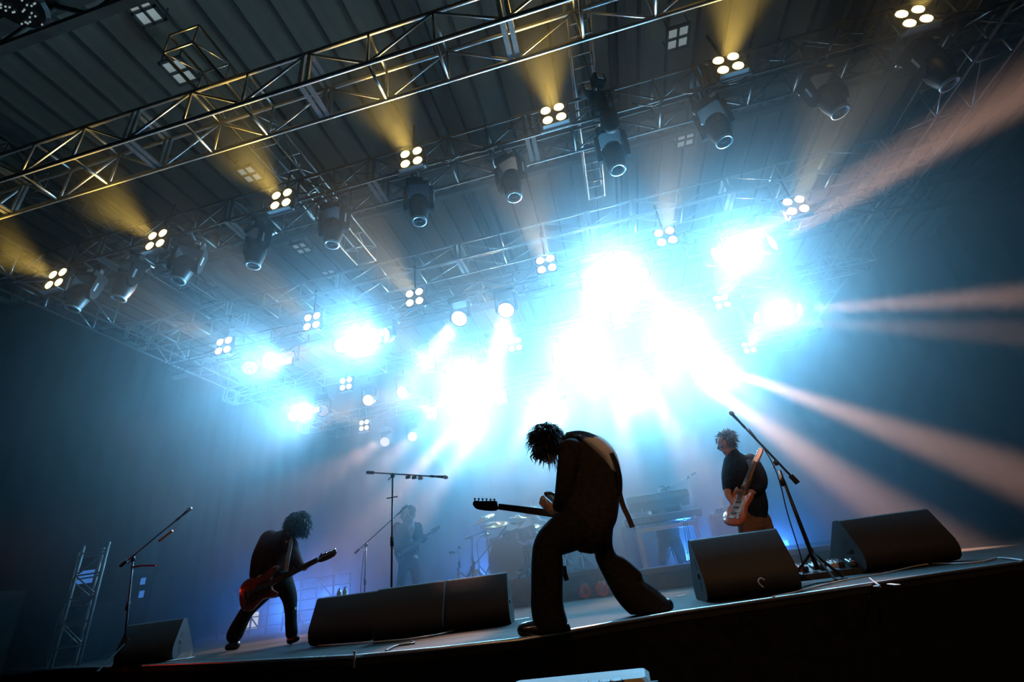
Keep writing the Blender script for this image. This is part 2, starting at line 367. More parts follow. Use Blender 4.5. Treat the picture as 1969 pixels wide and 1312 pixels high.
# ------------------------------------------------------------------ stage lights
def clone(root, loc, rot=None):
    r = root.copy(); COL.objects.link(r); r.location = tuple(map(float, loc))
    if rot is not None: r.rotation_euler = rot
    for ch in list(root.children):
        c = ch.copy(); COL.objects.link(c); c.parent = r; c.matrix_parent_inverse = Matrix.Identity(4)
        for g in list(ch.children):
            e = g.copy(); COL.objects.link(e); e.parent = c; e.matrix_parent_inverse = Matrix.Identity(4)
    return r
def build_quad(lampmat, s=1.0, up=-1):          # four-lamp blinder facing -Y
    T = thing('blinder_light', (0, 0, 0), 'x', 'stage light')
    mb = MB(); mb.box((0, .06*s, 0), (.40*s, .10*s, .42*s), 0, .02*s); obj('housing', mb, blkm, T)
    for i in (-1, 1):
        for j in (-1, 1):
            c = np.array([i*.10*s, 0, j*.105*s])
            h = obj('lamp', MB().lathe(c, (0, -1, 0), [(-.02*s, .074*s), (.012*s, .072*s), (.022*s, .04*s), (.026*s, .001)], 14), lampmat, T, True)
            obj('lamp_ring', MB().lathe(c, (0, -1, 0), [(-.03*s, .092*s), (.005*s, .092*s), (.005*s, .078*s), (-.02*s, .075*s)], 14), blkm, h)
    mb = MB(); mb.tube([(-.23*s, .05*s, 0), (-.23*s, .05*s, up*.26*s), (.23*s, .05*s, up*.26*s), (.23*s, .05*s, 0)], .012*s, 6); obj('yoke', mb, steel, T)
    mb = MB(); mb.box((0, -.0, -.25*s), (.38*s, .10*s, .02*s)); obj('ballast_tray', mb, tag_m, T)
    return T
def build_head(s=1.0):                   # dark moving head hanging below its base, lens down
    T = thing('moving_head_light', (0, 0, 0), 'x', 'stage light')
    mb = MB(); mb.box((0, 0, -.06*s), (.36*s, .34*s, .14*s), 0, .03*s); b = obj('base', mb, blkm, T)
    obj('base_display', MB().box((.12*s, -.175*s, -.06*s), (.08*s, .01, .05*s)), tag_m, b)
    for i in (-1, 1):
        a = obj('yoke_arm', MB().prism([(-.10*s, -.12*s), (.10*s, -.12*s), (.085*s, -.42*s), (.03*s, -.52*s), (-.03*s, -.52*s), (-.085*s, -.42*s)], (i*.19*s, 0, 0), Y_, Z_, X_, -.03*s, .03*s), blkm, T)
        obj('arm_badge', MB().box((i*.222*s, -.03*s, -.3*s), (.006, .03*s, .16*s)), tag_m, a)
    hd = obj('head', MB().lathe((0, 0, -.30*s), (0, 0, -1), [(-.05*s, .07*s), (0, .125*s), (.08*s, .15*s), (.20*s, .15*s), (.32*s, .125*s), (.40*s, .10*s)], 14), blkm, T); smooth_auto(hd, 35)
    for a in range(4):
        t = a*math.pi/2+.4; obj('cooling_fin', MB().box((math.cos(t)*.14*s, math.sin(t)*.14*s, -.42*s), (.03*s, .05*s, .14*s), t), blkm, hd)
    obj('lens_rim', MB().lathe((0, 0, -.70*s), (0, 0, -1), [(0, .115*s), (.03*s, .112*s), (.03*s, .085*s), (0, .08*s)], 14), lens_rim, T, True)
    obj('lens', MB().lathe((0, 0, -.70*s), (0, 0, -1), [(0, .08*s), (.015*s, .06*s), (.02*s, .001)], 14), lens_off, T, True)
    for i in (-1, 1): obj('clamp', MB().box((i*.12*s, 0, .04*s), (.05*s, .07*s, .08*s)), steel, T)
    obj('mounting_bar', MB().tube([(0, -.27, .07), (0, .27, .07)], .02, 7), steel, T, True)
    return T
Q0 = build_quad(L_quad, .95); Q1 = build_quad(L_quad_w, .95, 1); H0 = build_head(1.0)
def place(proto, flag, loc, label, group, rot=None, name=None):
    if flag.get(proto.name) is None:
        flag[proto.name] = 1; o = proto; o.location = tuple(map(float, loc))
        if rot is not None: o.rotation_euler = rot
    else: o = clone(proto, loc, rot)
    o['label'] = label; o['group'] = group; return o
used = {}
def pipe(parent, a, b, r=.018):
    a, b = V3(a), V3(b); l = V3(parent.location); o = bpy.data.objects.new('hanging_pipe', MB().tube([a-l, b-l], r, 7).mesh('hanging_pipe', True)); o.data.materials.append(blkm); COL.objects.link(o); o.parent = parent
q_rows = [([(108, 536), (301, 461), (541, 383), (791, 303), (1064, 219), (1400, 122), (1757, 32)], 4.58, Q0, AMBER, 1.0, 'along the front of the black truss', None),
          ([(430, 665), (600, 618), (797, 572), (1050, 508), (1280, 455), (1530, 395)], 6.97, Q1, (1, .74, .42), .6, 'under the mid-picture aluminium truss', None),
          ([(665, 738), (823, 700), (990, 663), (1190, 613), (1388, 580)], 10.50, Q1, (1, .8, .5), .5, 'on the second wash-light truss', None),
          ([(700, 818), (830, 795), (965, 765), (1135, 725), (1285, 698), (1440, 668)], 13.90, Q1, (1, .8, .55), .5, 'on the rearmost truss', None)]
for ri, (pts, Yq, proto, colr, pw, where, zq) in enumerate(q_rows):
    for i, (px, py) in enumerate(pts):
        c = atz(px, py, zq) if zq else aty(px, py, Yq)
        lab = f'{ORD[i]} glowing four-lamp blinder from the left {where}' if i else f'leftmost glowing four-lamp blinder {where}'
        o = place(proto, used, c, lab, 'four-lamp blinders', (0, 0, 0))
        pipe(o, c+np.array([0, .05, .24 if ri else .05]), (c[0], (4.72, 7.02, 10.55, 13.95)[ri], (ZT+.45, ZT, ZT-.05, ZT-.05)[ri]+.01))
        spot('blinder_beam', c+np.array([0, -.06, 0]), c+np.array([0, -3, 0.25 if ri == 0 else 0.0]), P_QUAD*pw*(1.0 if ri == 0 else 1), colr, 62 if ri == 0 else 40, 1.0, .12)
heads = [(150, 606), (237, 584), (358, 540), (492, 492), (642, 450), (808, 404), (986, 352), (1182, 300), (1380, 250), (1588, 190), (1795, 140)]
aims = [(.5, -.2), (.55, -.2), (.6, -.1), (.25, 0), (.15, 0), (.12, 0), (.08, .0), (.08, 0), (-.1, 0), (-.4, 0), (-.5, 0)]
for i, (px, py) in enumerate(heads):
    c = aty(px, py, 4.97); c[2] = ZT-.10; p = aty(px, py, 4.97)
    lab = f'{ORD[i]} unlit dark moving head light from the left' if i else 'leftmost unlit dark moving head light'
    place(H0, used, np.array([p[0], 4.97, ZT-.08]), lab+' hanging under the black truss', 'unlit moving heads', (aims[i][1]*.3, aims[i][0]*.25, random.uniform(-.5, .5)))
# wash heads: round lens facing a beam direction, with base + yoke; beams aimed by direction
def wash(loc, aim, lensmat, label, tr, s=1.0):
    loc = V3(loc); d = nrm(V3(aim)-loc); a, b = frame(d)
    T = thing('wash_light', loc, label, 'stage light', 'round wash lights')
    h = obj('head', MB().lathe(loc-d*.02*s, -d, [(-.01*s, .165*s), (.05*s, .172*s), (.14*s, .15*s), (.22*s, .10*s), (.25*s, .05*s)], 16), blkm, T); smooth_auto(h, 40)
    obj('lens', MB().lathe(loc, d, [(-.02*s, .155*s), (0, .155*s), (.012*s, .10*s), (.016*s, .001)], 20), lensmat, T, True)
    obj('lens_rim', MB().lathe(loc, d, [(-.03*s, .178*s), (.012*s, .178*s), (.012*s, .16*s), (-.02*s, .158*s)], 20), blkm, h)
    base = loc-d*.10*s+Z_*.36*s
    for i in (-1, 1): obj('yoke_arm', MB().box(loc-d*.10*s+a*i*.20*s+Z_*.12*s, (.04*s, .10*s, .36*s), axes=(a, np.cross(Z_, a), Z_)), blkm, T)
    obj('base', MB().box(base, (.44*s, .30*s, .14*s), 0, .02*s), blkm, T)
    obj('clamp', MB().box(base+Z_*.10*s, (.06*s, .06*s, .10*s)), steel, T)
    pipe(T, base+Z_*.12*s, (base[0], tr[0], tr[1]+.01))
    return T
def strip(loc, label, tr, L=.42):
    loc = V3(loc); T = thing('strobe_bar', loc, label, 'stage light', 'white strobe bars')
    obj('housing', MB().box(loc+Y_*.05, (L+.06, .09, .16), 0, .015), blkm, T)
    for k in range(4): obj('cell', MB().box(loc+X_*(k-1.5)*L/4+Y_*(-.002), (L/4-.012, .02, .115)), L_strip, T)
    for i in (-1, 1): obj('bracket', MB().box(loc+X_*i*(L/2+.035)+Y_*.04+Z_*.12, (.015, .03, .30)), steel, T)
    obj('bracket', MB().box(loc+Y_*.04+Z_*.26, (L+.085, .03, .02)), steel, T)
    pipe(T, loc+Y_*.04+Z_*.26, (loc[0], tr[0], tr[1]+.01))
    return T
# (start px, end px, end Y, power factor, lens)
w1 = [((480, 708), (440, 760), 5, 0, L_dim), ((553, 687), (500, 730), 5, 0, L_dim), ((656, 665), (540, 690), 6, .25, L_sal), ((738, 645), (560, 648), 6, .5, L_wash),
      ((883, 613), (790, 735), 6.2, 1.0, L_wash), ((973, 597), (940, 760), 6.2, 1.0, L_wash), ((1135, 550), (1130, 760), 6, .5, L_wash), ((1232, 530), (1420, 780), 6, .6, L_wash),
      ((1378, 492), (1720, 300), 5.8, 9.0, L_wash), ((1485, 467), (1840, 262), 6.0, 9.0, L_wash)]
w2 = [((565, 800), (500, 850), 7, 0, L_dim), ((620, 790), (560, 850), 7, 0, L_dim), ((708, 770), (560, 840), 8, .25, L_sal), ((773, 755), (600, 790), 8, .35, L_wash),
      ((870, 742), (640, 1060), 7.4, .9, L_wash), ((935, 727), (700, 1080), 7.4, .9, L_wash), ((1078, 698), (980, 1000), 7, .25, L_wash), ((1150, 680), (1140, 1000), 7, .25, L_wash),
      ((1262, 660), (1400, 1000), 7, .35, L_wash), ((1340, 640), (1560, 900), 8, 1.0, L_wash), ((1455, 612), (1900, 630), 8.8, 6.5, L_wash), ((1537, 596), (1980, 568), 8.8, 9.0, L_wash)]
w3 = [((740, 850), (600, 930), 9, .2, L_sal), ((793, 840), (660, 960), 9, .2, L_sal), ((872, 825), (690, 1030), 9.6, 1.6, L_wash), ((930, 815), (760, 1050), 9.6, 1.6, L_wash),
      ((1022, 795), (900, 1040), 8, .25, L_wash), ((1080, 785), (1000, 1040), 8, .25, L_wash), ((1190, 762), (1220, 1040), 8, .3, L_wash), ((1250, 748), (1400, 1020), 8, .4, L_wash),
      ((1345, 733), (1640, 935), 10.2, 6.0, L_wash), ((1412, 716), (1810, 862), 10.4, 9.0, L_wash)]
for rows, Yw, nm in ((w1, 7.95, 'on the nearest wash-light truss'), (w2, 11.0, 'on the second wash-light truss'), (w3, 14.3, 'on the rearmost truss')):
    for i, (a, b, Ye, pw, lm) in enumerate(rows):
        p = aty(*a, Yw); t = aty(*b, Ye)
        lab = (f'{ORD[i]} round wash light from the left ' if i else 'leftmost round wash light ')+nm
        wash(p, t, lm, lab, {7.95: (8.19, CZ+5.30), 11.0: (11.0, ZT-.05), 14.3: (14.4, ZT-.05)}[Yw])
        if pw: spot('wash_beam', p+nrm(t-p)*.05, t, P_WASH*pw, WARM, 9.5 if pw < 2 else 8.0, .6, .14)
s1 = [(543, 697), (715, 656), (1185, 541), (1420, 488)]
s2 = [(600, 790), (905, 733), (1118, 687), (1303, 648), (1495, 604)]
s3 = [(905, 818), (1052, 790), (1218, 754), (1378, 724)]
for pts, Yw, nm, pf in ((s1, 7.95, 'on the nearest wash-light truss', (.9, 1.2, 1.2, .6)), (s2, 11.0, 'on the second wash-light truss', (1.3, 1.4, 1.3, 1.1, .5)), (s3, 14.3, 'on the rearmost truss', (1.1, 1.1, 1.2, .8))):
    for i, p in enumerate(pts):
        c = aty(*p, Yw-.25); strip(c, (f'{ORD[i]} white strobe bar from the left ' if i else 'leftmost white strobe bar ')+nm, {7.95: (8.19, CZ+5.30), 11.0: (11.0, ZT-.05), 14.3: (14.4, ZT-.05)}[Yw])
        spot('strobe_glow', c+np.array([0, -.05, -.02]), c+np.array([-.75, -3, -1.15]), P_STRIP*pf[i], BLUE, 112, 1.0, .12)
# ------------------------------------------------------------------ helpers for people and gear
def floor_w(px, w, z=0.0):
    """floor point seen in picture column px at optical depth w"""
    lo, hi = 900.0, 1500.0
    for _ in range(50):
        mid = (lo+hi)/2; d = ray(px, mid); t = (z-CZ)/d[2] if d[2] < -1e-6 else 1e9
        if t > w: lo = mid
        else: hi = mid
    return CAM+ray(px, (lo+hi)/2)*w
def catmull(nodes, sub=4):
    nodes = [np.array(q, float) for q in nodes]; out = []
    for i in range(len(nodes)-1):
        p0, p1, p2, p3 = nodes[max(i-1, 0)], nodes[i], nodes[i+1], nodes[min(i+2, len(nodes)-1)]
        for k in range(sub):
            t = k/sub
            out.append(.5*((2*p1)+(-p0+p2)*t+(2*p0-5*p1+4*p2-p3)*t*t+(-p0+3*p1-3*p2+p3)*t**3))
    out.append(nodes[-1]); return out
def limb(mb, nodes, kd=1.0, sub=4, n=14, cap=True, cap0=True):
    """nodes (px, py, Y, radius in px): a closed tapered tube with rounded ends; kd = thickness along the view direction"""
    wn = []
    for q in nodes:
        p = aty(q[0], q[1], q[2]); wn.append(np.array([p[0], p[1], p[2], q[3]*dep(p)/F, q[4] if len(q) > 4 else kd]))
    return wlimb(mb, wn, sub, n, cap, cap0)
def wlimb(mb, wn, sub=4, n=14, cap=True, cap0=True):
    wn = [np.array(list(q)+([1.0] if len(q) < 5 else []), float) for q in wn]
    c = catmull(wn, sub) if len(wn) > 1 else wn
    if cap or cap0:
        d0 = nrm(c[0][:3]-c[1][:3]); d1 = nrm(c[-1][:3]-c[-2][:3]); r0, r1 = c[0][3], c[-1][3]
        pre = [np.array([*(c[0][:3]+d0*r0*a), r0*b, c[0][4]]) for a, b in ((.97, .25), (.8, .6), (.45, .89))] if cap0 else []
        post = [np.array([*(c[-1][:3]+d1*r1*a), r1*b, c[-1][4]]) for a, b in ((.45, .89), (.8, .6), (.97, .25))] if cap else []
        c = pre+c+post
    P = []; k = len(c)
    for i, q in enumerate(c):
        d = nrm(c[min(i+1, k-1)][:3]-c[max(i-1, 0)][:3]); v = nrm(q[:3]-CAM); b = v-d*(v@d)
        b = nrm(b) if np.linalg.norm(b) > .15 else frame(d)[0]; a = np.cross(d, b)
        for j in range(n):
            t = 2*math.pi*j/n; P.append(q[:3]+(a*math.cos(t)+b*math.sin(t)*q[4])*q[3])
    Fc = [(i*n+j, i*n+(j+1) % n, (i+1)*n+(j+1) % n, (i+1)*n+j) for i in range(k-1) for j in range(n)]
    Fc += [tuple(range(n-1, -1, -1)), tuple(range((k-1)*n, k*n))]
    mb.add(P, Fc); return mb
def skinned(name, mb, material, parent, voxel=.012, it=4, zmin=None):
    o = bpy.data.objects.new('tmp', mb.mesh('tmp')); COL.objects.link(o)
    r = o.modifiers.new('r', 'REMESH'); r.mode = 'VOXEL'; r.voxel_size = voxel
    sm = o.modifiers.new('s', 'SMOOTH'); sm.iterations = it; sm.factor = .5
    dg = bpy.context.evaluated_depsgraph_get(); me = bpy.data.meshes.new_from_object(o.evaluated_get(dg))
    bpy.data.objects.remove(o); me.name = name; me.materials.clear(); me.materials.append(material)
    if zmin is not None:
        co = np.empty(len(me.vertices)*3); me.vertices.foreach_get('co', co); co[2::3] = np.maximum(co[2::3], zmin); me.vertices.foreach_set('co', co); me.update()
    me.polygons.foreach_set('use_smooth', [True]*len(me.polygons))
    return obj(name, me, material, parent)
def head_shape(mb, c, f, u, s=1.0):
    f, u = nrm(f), nrm(u); u = nrm(u-f*(u@f)); r = np.cross(f, u); c = V3(c)
    E_ = lambda o_, a, b, d: mb.ell(c+(r*o_[0]+f*o_[1]+u*o_[2])*s, r*a*s, f*b*s, u*d*s)
    E_((0, 0, .01), .076, .098, .108); E_((0, .035, -.075), .056, .062, .055); E_((0, .098, -.022), .014, .026, .030)
    E_((0, .078, .022), .055, .022, .016); E_((-.079, -.005, -.02), .012, .022, .034); E_((.079, -.005, -.02), .012, .022, .034)
    E_((0, .088, -.062), .026, .014, .012); E_((0, .082, -.105), .024, .020, .02)
    E_((-.034, .086, .0), .016, .012, .010); E_((.034, .086, .0), .016, .012, .010)
    return r
def hand_shape(mb, wrist, fdir, pnor, side=1, curl=.9, s=1.0, spread=.10):
    """palm plus five bent fingers; fdir towards the fingertips, pnor out of the palm"""
    wrist = V3(wrist); f = nrm(fdir); nn = V3(pnor); nn = nrm(nn-f*(nn@f)); r = np.cross(f, nn)*side
    kc = wrist+f*.05*s
    mb.ell(kc, r*.043*s, f*.055*s, nn*.017*s)
    for i, (off, L) in enumerate(((-.033, .070), (-.011, .080), (.012, .075), (.033, .060))):
        p = wrist+f*.088*s+r*off*s; a = .25*curl; pts = [p-f*.03*s]; d = f+r*spread*off*10
        for k in range(3):
            pts.append(p); d_ = nrm(f*math.cos(a)+nn*math.sin(a)+r*spread*off*4); p = p+d_*L*s*(.45, .32, .25)[k]; a += curl*.75
        pts.append(p)
        wlimb(mb, [(*q, .0088*s*(1-.06*j)) for j, q in enumerate(pts)], 2, 8)
    p = wrist+f*.03*s-r*.038*s; t1 = p+(f*.5-r*.7+nn*.35)*.036*s; t2 = t1+(f*.8-r*.15+nn*.5)*.034*s; t3 = t2+(f*.8+r*.25+nn*.4)*.026*s
    wlimb(mb, [(*q, .0105*s*(1-.08*j)) for j, q in enumerate((p+r*.02*s, p, t1, t2, t3))], 2, 8)
def hair_tufts(mb, c, f, u, rad, cnt, lo, hi, droop, side_only=None, seed=1, thick=.011):
    rnd = random.Random(seed); c = V3(c); f, u = nrm(f), nrm(u); r = np.cross(f, u)
    for _ in range(cnt):
        while True:
            d = np.array([rnd.gauss(0, 1) for _ in range(3)]); d = nrm(d)
            if d@f < .55 and (d@u > -.75): break
        base = c+(r*(d@r)*rad[0]+f*(d@f)*rad[1]+u*(d@u)*rad[2])*.86; L = rnd.uniform(lo, hi)
        dr = nrm(d+np.array([rnd.gauss(0, .35) for _ in range(3)])); p1 = base+dr*L*.5; p2 = p1+nrm(dr+V3(droop))*L*.5; p3 = p2+nrm(dr*.4+V3(droop)*1.6)*L*.35
        mb.tube([base, p1, p2, p3], [thick, thick*.8, thick*.45, thick*.08], 5)
GB = [(-.20, 0), (-.19, .09), (-.14, .145), (-.06, .15), (0, .122), (.06, .115), (.12, .138), (.19, .152), (.238, .14), (.222, .112), (.165, .075), (.14, .03), (.14, -.03), (.155, -.07), (.19, -.108), (.17, -.135), (.11, -.125), (.05, -.108), (0, -.115), (-.07, -.15), (-.14, -.145), (-.19, -.09)]
def closed_spline(pts, sub=2):
    n_ = len(pts); out = []
    for i in range(n_):
        p0, p1, p2, p3 = [np.array(pts[(i+k) % n_], float) for k in (-1, 0, 1, 2)]
        for k in range(sub):
            t = k/sub; out.append(tuple(.5*((2*p1)+(-p0+p2)*t+(2*p0-5*p1+4*p2-p3)*t*t+(-p0+3*p1-3*p2+p3)*t**3)))
    return out
def guitar(name, label, body, nut_dir, face, bodymat, necks=maple, s=1.0, strings=6, neck_len=.46, guardmat=None, fing=rosew, headmat=None, cat='guitar'):
    o = V3(body); x = nrm(nut_dir); z = V3(face); z = nrm(z-x*(z@x)); y = np.cross(z, x)
    T = thing(name, o, label, cat); L = lambda a, b, c_: o+(x*a+y*b+z*c_)*s
    out = closed_spline([(a*s, b*s) for a, b in GB]); t = .022*s
    ins = [(a*.955, b*.955) for a, b in out]; mb = MB(); n_ = len(out)
    P = [o+x*a+y*b+z*d for (pl, d) in ((ins, -t), (out, -t*.6), (out, t*.6), (ins, t)) for a, b in pl]
    mb.add(P, [tuple(range(n_-1, -1, -1)), tuple(range(3*n_, 4*n_))]+[(k*n_+i, k*n_+(i+1) % n_, (k+1)*n_+(i+1) % n_, (k+1)*n_+i) for k in range(3) for i in range(n_)])
    b = obj('body', mb, bodymat, T); smooth_auto(b, 50)
    gp = closed_spline([(.13*s, .045*s), (.02*s, .06*s), (-.02*s, .02*s), (-.13*s, -.06*s), (-.10*s, -.10*s), (0, -.085*s), (.08*s, -.085*s), (.14*s, -.05*s)])
    obj('pickguard', MB().prism(gp, o, x, y, z, t, t+.003*s), guardmat or guard, T)
    for k in range(3): obj('pickup', MB().box(L(-.07+.065*k, 0, .026), (.02*s, .07*s, .012*s), axes=(x, y, z)), blk, T)
    obj('bridge', MB().box(L(-.115, 0, .027), (.035*s, .075*s, .014*s), axes=(x, y, z)), chrome, T)
    for k in range(3): obj('knob', MB().lathe(L(-.06-.03*k, -.075-.012*k, .024), z, [(0, .012*s), (.014*s, .010*s)], 10), chrome, T)
    nk = MB(); e = .11+neck_len
    nk.prism([(.08*s, -.028*s), (.08*s, .028*s), (e*s, .021*s), (e*s, -.021*s)], o, x, y, z, t*.2, t+.010*s); nko = obj('neck', nk, necks, T)
    fb = MB(); fb.prism([(.09*s, -.027*s), (.09*s, .027*s), (e*s, .0205*s), (e*s, -.0205*s)], o, x, y, z, t+.0102*s, t+.015*s); obj('fingerboard', fb, fing, nko)
    for k in range(12): a = .14+(e-.14)*(1-.5**(k/9)); obj('fret', MB().box(L(e-(e-.14)*(1-.5**((k+1)/7)), 0, .038), (.0025*s, .044*s, .003*s), axes=(x, y, z)), chrome, nko)
    hp = closed_spline([(e*s, -.021*s), ((e+.03)*s, -.034*s), ((e+.10)*s, -.040*s), ((e+.165)*s, -.035*s), ((e+.195)*s, -.005*s), ((e+.185)*s, .022*s), ((e+.15)*s, .022*s), ((e+.03)*s, .038*s), ((e+.01)*s, .024*s)])
    hs = obj('headstock', MB().prism(hp, o, x, y, z, -.004*s, t*.62), headmat or necks, T)
    for k in range(strings):
        a = e+.035+.15*k/max(1, strings-1)
        tn = MB(); tn.tube([L(a, .020, .005), L(a, .044-.014*k/strings, .005)], .005*s, 6); tn.ell(L(a, .047-.014*k/strings, .005), x*.010*s, y*.008*s, z*.006*s, 8, 5); obj('tuner', tn, chrome, hs)
        yy = (k-(strings-1)/2)*.010
        obj('string', MB().tube([L(-.115, yy*1.15, .035), L(e, yy*.75, .041), L(a, .0, .020)], .0011*s, 4), steel, T)
    return T
def strap(parent, pts, nor, wid, material, th=.006):
    return obj('strap', MB().ribbon([q for q in catmull(pts, 4)], nor, wid, th), material, parent)

# chain hoist and cable swags on the black truss
c = aty(1152, 200, 4.75); T = thing('chain_hoist', c, 'dark chain hoist with two small box lamps hanging beside the ladder truss', 'hoist')
obj('motor', MB().box((c[0], 4.78, c[2]), (.22, .22, .42), .2, .03), blkm, T); obj('chain_bag', MB().lathe((c[0]+.08, 4.78, c[2]-.55), Z_, [(0, .05), (.08, .12), (.3, .13), (.36, .10)], 12), rubber, T, True)
obj('chain', MB().tube([(c[0], 4.78, c[2]+.2), (c[0], 4.78, ZR-.1)], .012, 6), steel, T)
for k, (px, py) in enumerate(((1127, 176), (1150, 155))):
    e = aty(px, py, 4.55); b_ = obj('box_lamp', MB().box(e, (.18, .14, .16), .5, .015), blkm, T); obj('lamp_face', MB().box(e+np.array([.03, -.08, -.03]), (.09, .02, .09), .5), lens_rim, b_); obj('lamp_arm', MB().tube([e, (c[0], 4.78, c[2]+.1)], .015, 6), blkm, T)
rnd = random.Random(12)
for k in range(9):
    x0 = -9.2+k*1.75; mb = MB(); pts = []
    for j in range(7): pts.append((x0+j*.27, 4.70+rnd.uniform(-.02, .03), ZT+.02-(.10 if j % 2 else .0)+rnd.uniform(-.03, .03)+(.2 if k % 2 else 0)))
    mb.tube(catmull(pts, 4), .011, 6); tag(obj('truss_cable', mb, cable_b, None, True), f'{ORD[k]} black cable swag from the left along the black truss', 'cable', 'cables tied along the black truss')

# ------------------------------------------------------------------ centre guitarist, bent over at the stage edge
def c1(x, y): return 900+x/2.981, 800+y/2.981
def N1(x, y, Y, r, kd=None):
    q = c1(x, y); return (q[0], q[1], Y, r/2.981) if kd is None else (q[0], q[1], Y, r/2.981, kd)
def P1(x, y, Y): return aty(*c1(x, y), Y)
feet = P1(470, 1250, 3.78); root = thing('person', (feet[0]+.25, 4.02, 0), 'guitarist in dark suit bent over at the stage edge with legs wide apart', 'person')
YB = 4.02
mb = MB()
hc = P1(448, 168, YB-.02); hf = nrm(P1(330, 265, YB)-P1(440, 140, YB)+np.array([0, .06, 0])); hu = nrm(P1(375, 60, YB)-P1(440, 160, YB))
head_shape(mb, hc, hf, nrm(P1(380, 100, YB)-P1(470, 210, YB)), 1.06)
limb(mb, [N1(480, 170, YB, 34), N1(570, 165, YB, 42), N1(660, 230, YB, 95, .8), N1(700, 330, YB, 115, .75), N1(705, 450, YB, 118, .75), N1(690, 600, YB, 112, .8)])
limb(mb, [N1(595, 220, YB-.14, 40), N1(565, 340, YB-.16, 36), N1(548, 455, YB-.08, 32), N1(512, 525, YB+.03, 26), N1(480, 545, YB+.05, 22)])
limb(mb, [N1(735, 205, YB+.0, 30), N1(800, 275, YB+.0, 30), N1(846, 345, YB+.0, 28), N1(800, 430, YB+.12, 27), N1(720, 500, YB+.22, 22)])
limb(mb, [N1(650, 640, YB-.06, 80), N1(455, 720, YB-.16, 52), N1(455, 950, YB-.22, 40), N1(465, 1180, YB-.25, 30)])
limb(mb, [N1(740, 640, YB+.08, 70), N1(790, 830, YB+.2, 45), N1(930, 990, YB+.3, 36), N1(1060, 1095, YB+.36, 28)])
hand_shape(mb, P1(492, 548, YB+.04), P1(440, 535, YB+.02)-P1(490, 548, YB+.04)+Z_*.05, np.array([.2, .9, .3]), 1, .8, 1.05)
wlimb(mb, [(*P1(470, 545, YB-.0), .012), (*P1(452, 510, YB-.02), .011), (*P1(441, 478, YB-.02), .010)], 3, 8)
hand_shape(mb, P1(720, 505, YB+.22), P1(660, 560, YB+.25)-P1(720, 505, YB+.22), (0, 1, 0), -1, .8, 1.0)
skinned('body', mb, skin, root, .009, 3, .01)
mb = MB()
limb(mb, [N1(545, 152, YB, 42, .8), N1(600, 165, YB, 70, .85), N1(655, 215, YB, 122, .8), N1(702, 300, YB, 152, .72), N1(713, 390, YB, 155, .70), N1(705, 480, YB, 160, .70), N1(692, 560, YB, 160, .75), N1(685, 605, YB, 150, .8)])
limb(mb, [N1(590, 200, YB-.10, 72), N1(565, 320, YB-.15, 58), N1(545, 450, YB-.10, 50), N1(518, 515, YB-.0, 36)])
skinned('jacket', mb, suit, root, .013, 5)
mb = MB()
limb(mb, [N1(676, 128, YB-.02, 34, 2.2), N1(742, 166, YB-.03, 52, 2.0), N1(800, 228, YB-.03, 52, 1.9), N1(836, 295, YB-.03, 38, 1.6)])
skinned('shirt_sleeve', mb, white_cloth, root, .010, 4)
mb = MB()
limb(mb, [N1(690, 575, YB, 148, .8), N1(685, 640, YB, 140, .8)])
limb(mb, [N1(620, 640, YB-.06, 118, .85), N1(520, 690, YB-.12, 104), N1(458, 745, YB-.17, 84), N1(454, 850, YB-.20, 92), N1(452, 1000, YB-.23, 92), N1(456, 1110, YB-.25, 96), N1(478, 1200, YB-.26, 98)])
limb(mb, [N1(735, 620, YB+.04, 105, .85), N1(768, 740, YB+.14, 62), N1(795, 820, YB+.20, 62), N1(852, 900, YB+.26, 78), N1(935, 1005, YB+.32, 98), N1(1025, 1078, YB+.37, 104), N1(1075, 1108, YB+.38, 92)])
limb(mb, [N1(830, 815, YB+.2, 22), N1(880, 845, YB+.22, 34), N1(960, 920, YB+.28, 40)])
skinned('trousers', mb, suit2, root, .012, 4, .012)
mb = MB(); limb(mb, [N1(318, 1228, YB-.30, 38), N1(400, 1222, YB-.28, 48), N1(545, 1225, YB-.26, 46)]); skinned('shoe', mb, shoe_m, root, .010, 3, .004)
mb = MB(); limb(mb, [N1(1010, 1122, YB+.40, 34), N1(1080, 1105, YB+.40, 44), N1(1140, 1085, YB+.40, 38)]); skinned('shoe', mb, shoe_m, root, .010, 3, .004)
mb = MB()
mb.ell(hc+hu*.012-hf*.012, np.cross(hf, hu)*.095, hf*.108, hu*.112)
hair_tufts(mb, hc+hu*.01-hf*.01, hf, hu, (.095, .11, .115), 800, .05, .13, (-.2, 0, -1.0), seed=3, thick=.0065)
rnd = random.Random(5)
for _ in range(60):
    a = P1(rnd.uniform(385, 470), rnd.uniform(150, 215), YB+rnd.uniform(-.09, .09)); mb.tube([a, a+np.array([rnd.gauss(-.02, .02), rnd.gauss(0, .02), -.05]), a+np.array([rnd.gauss(-.01, .03), rnd.gauss(0, .02), -.10])], [.012, .008, .001], 5)
obj('hair', mb, hair_m, root, True)
nl = MB(); nl.tube([P1(533, 255, YB-.08), P1(531, 330, YB-.08), P1(528, 410, YB-.08)], .003, 5); nl.box(P1(527, 420, YB-.08), (.02, .006, .03), .5); nl.box(P1(523, 408, YB-.08), (.03, .006, .012), .2); obj('necklace', nl, steel, root)
tl = MB(); tl.ribbon([P1(548, 860, YB-.1), P1(553, 900, YB-.1), P1(566, 945, YB-.1)], (0, -1, 0), .035, .008); obj('trouser_tab', tl, suit2, root)
gx = P1(40, 480, YB+.08)-P1(480, 535, YB+.16)
gb_ = P1(28, 492, YB+.06)-nrm(gx)*.87
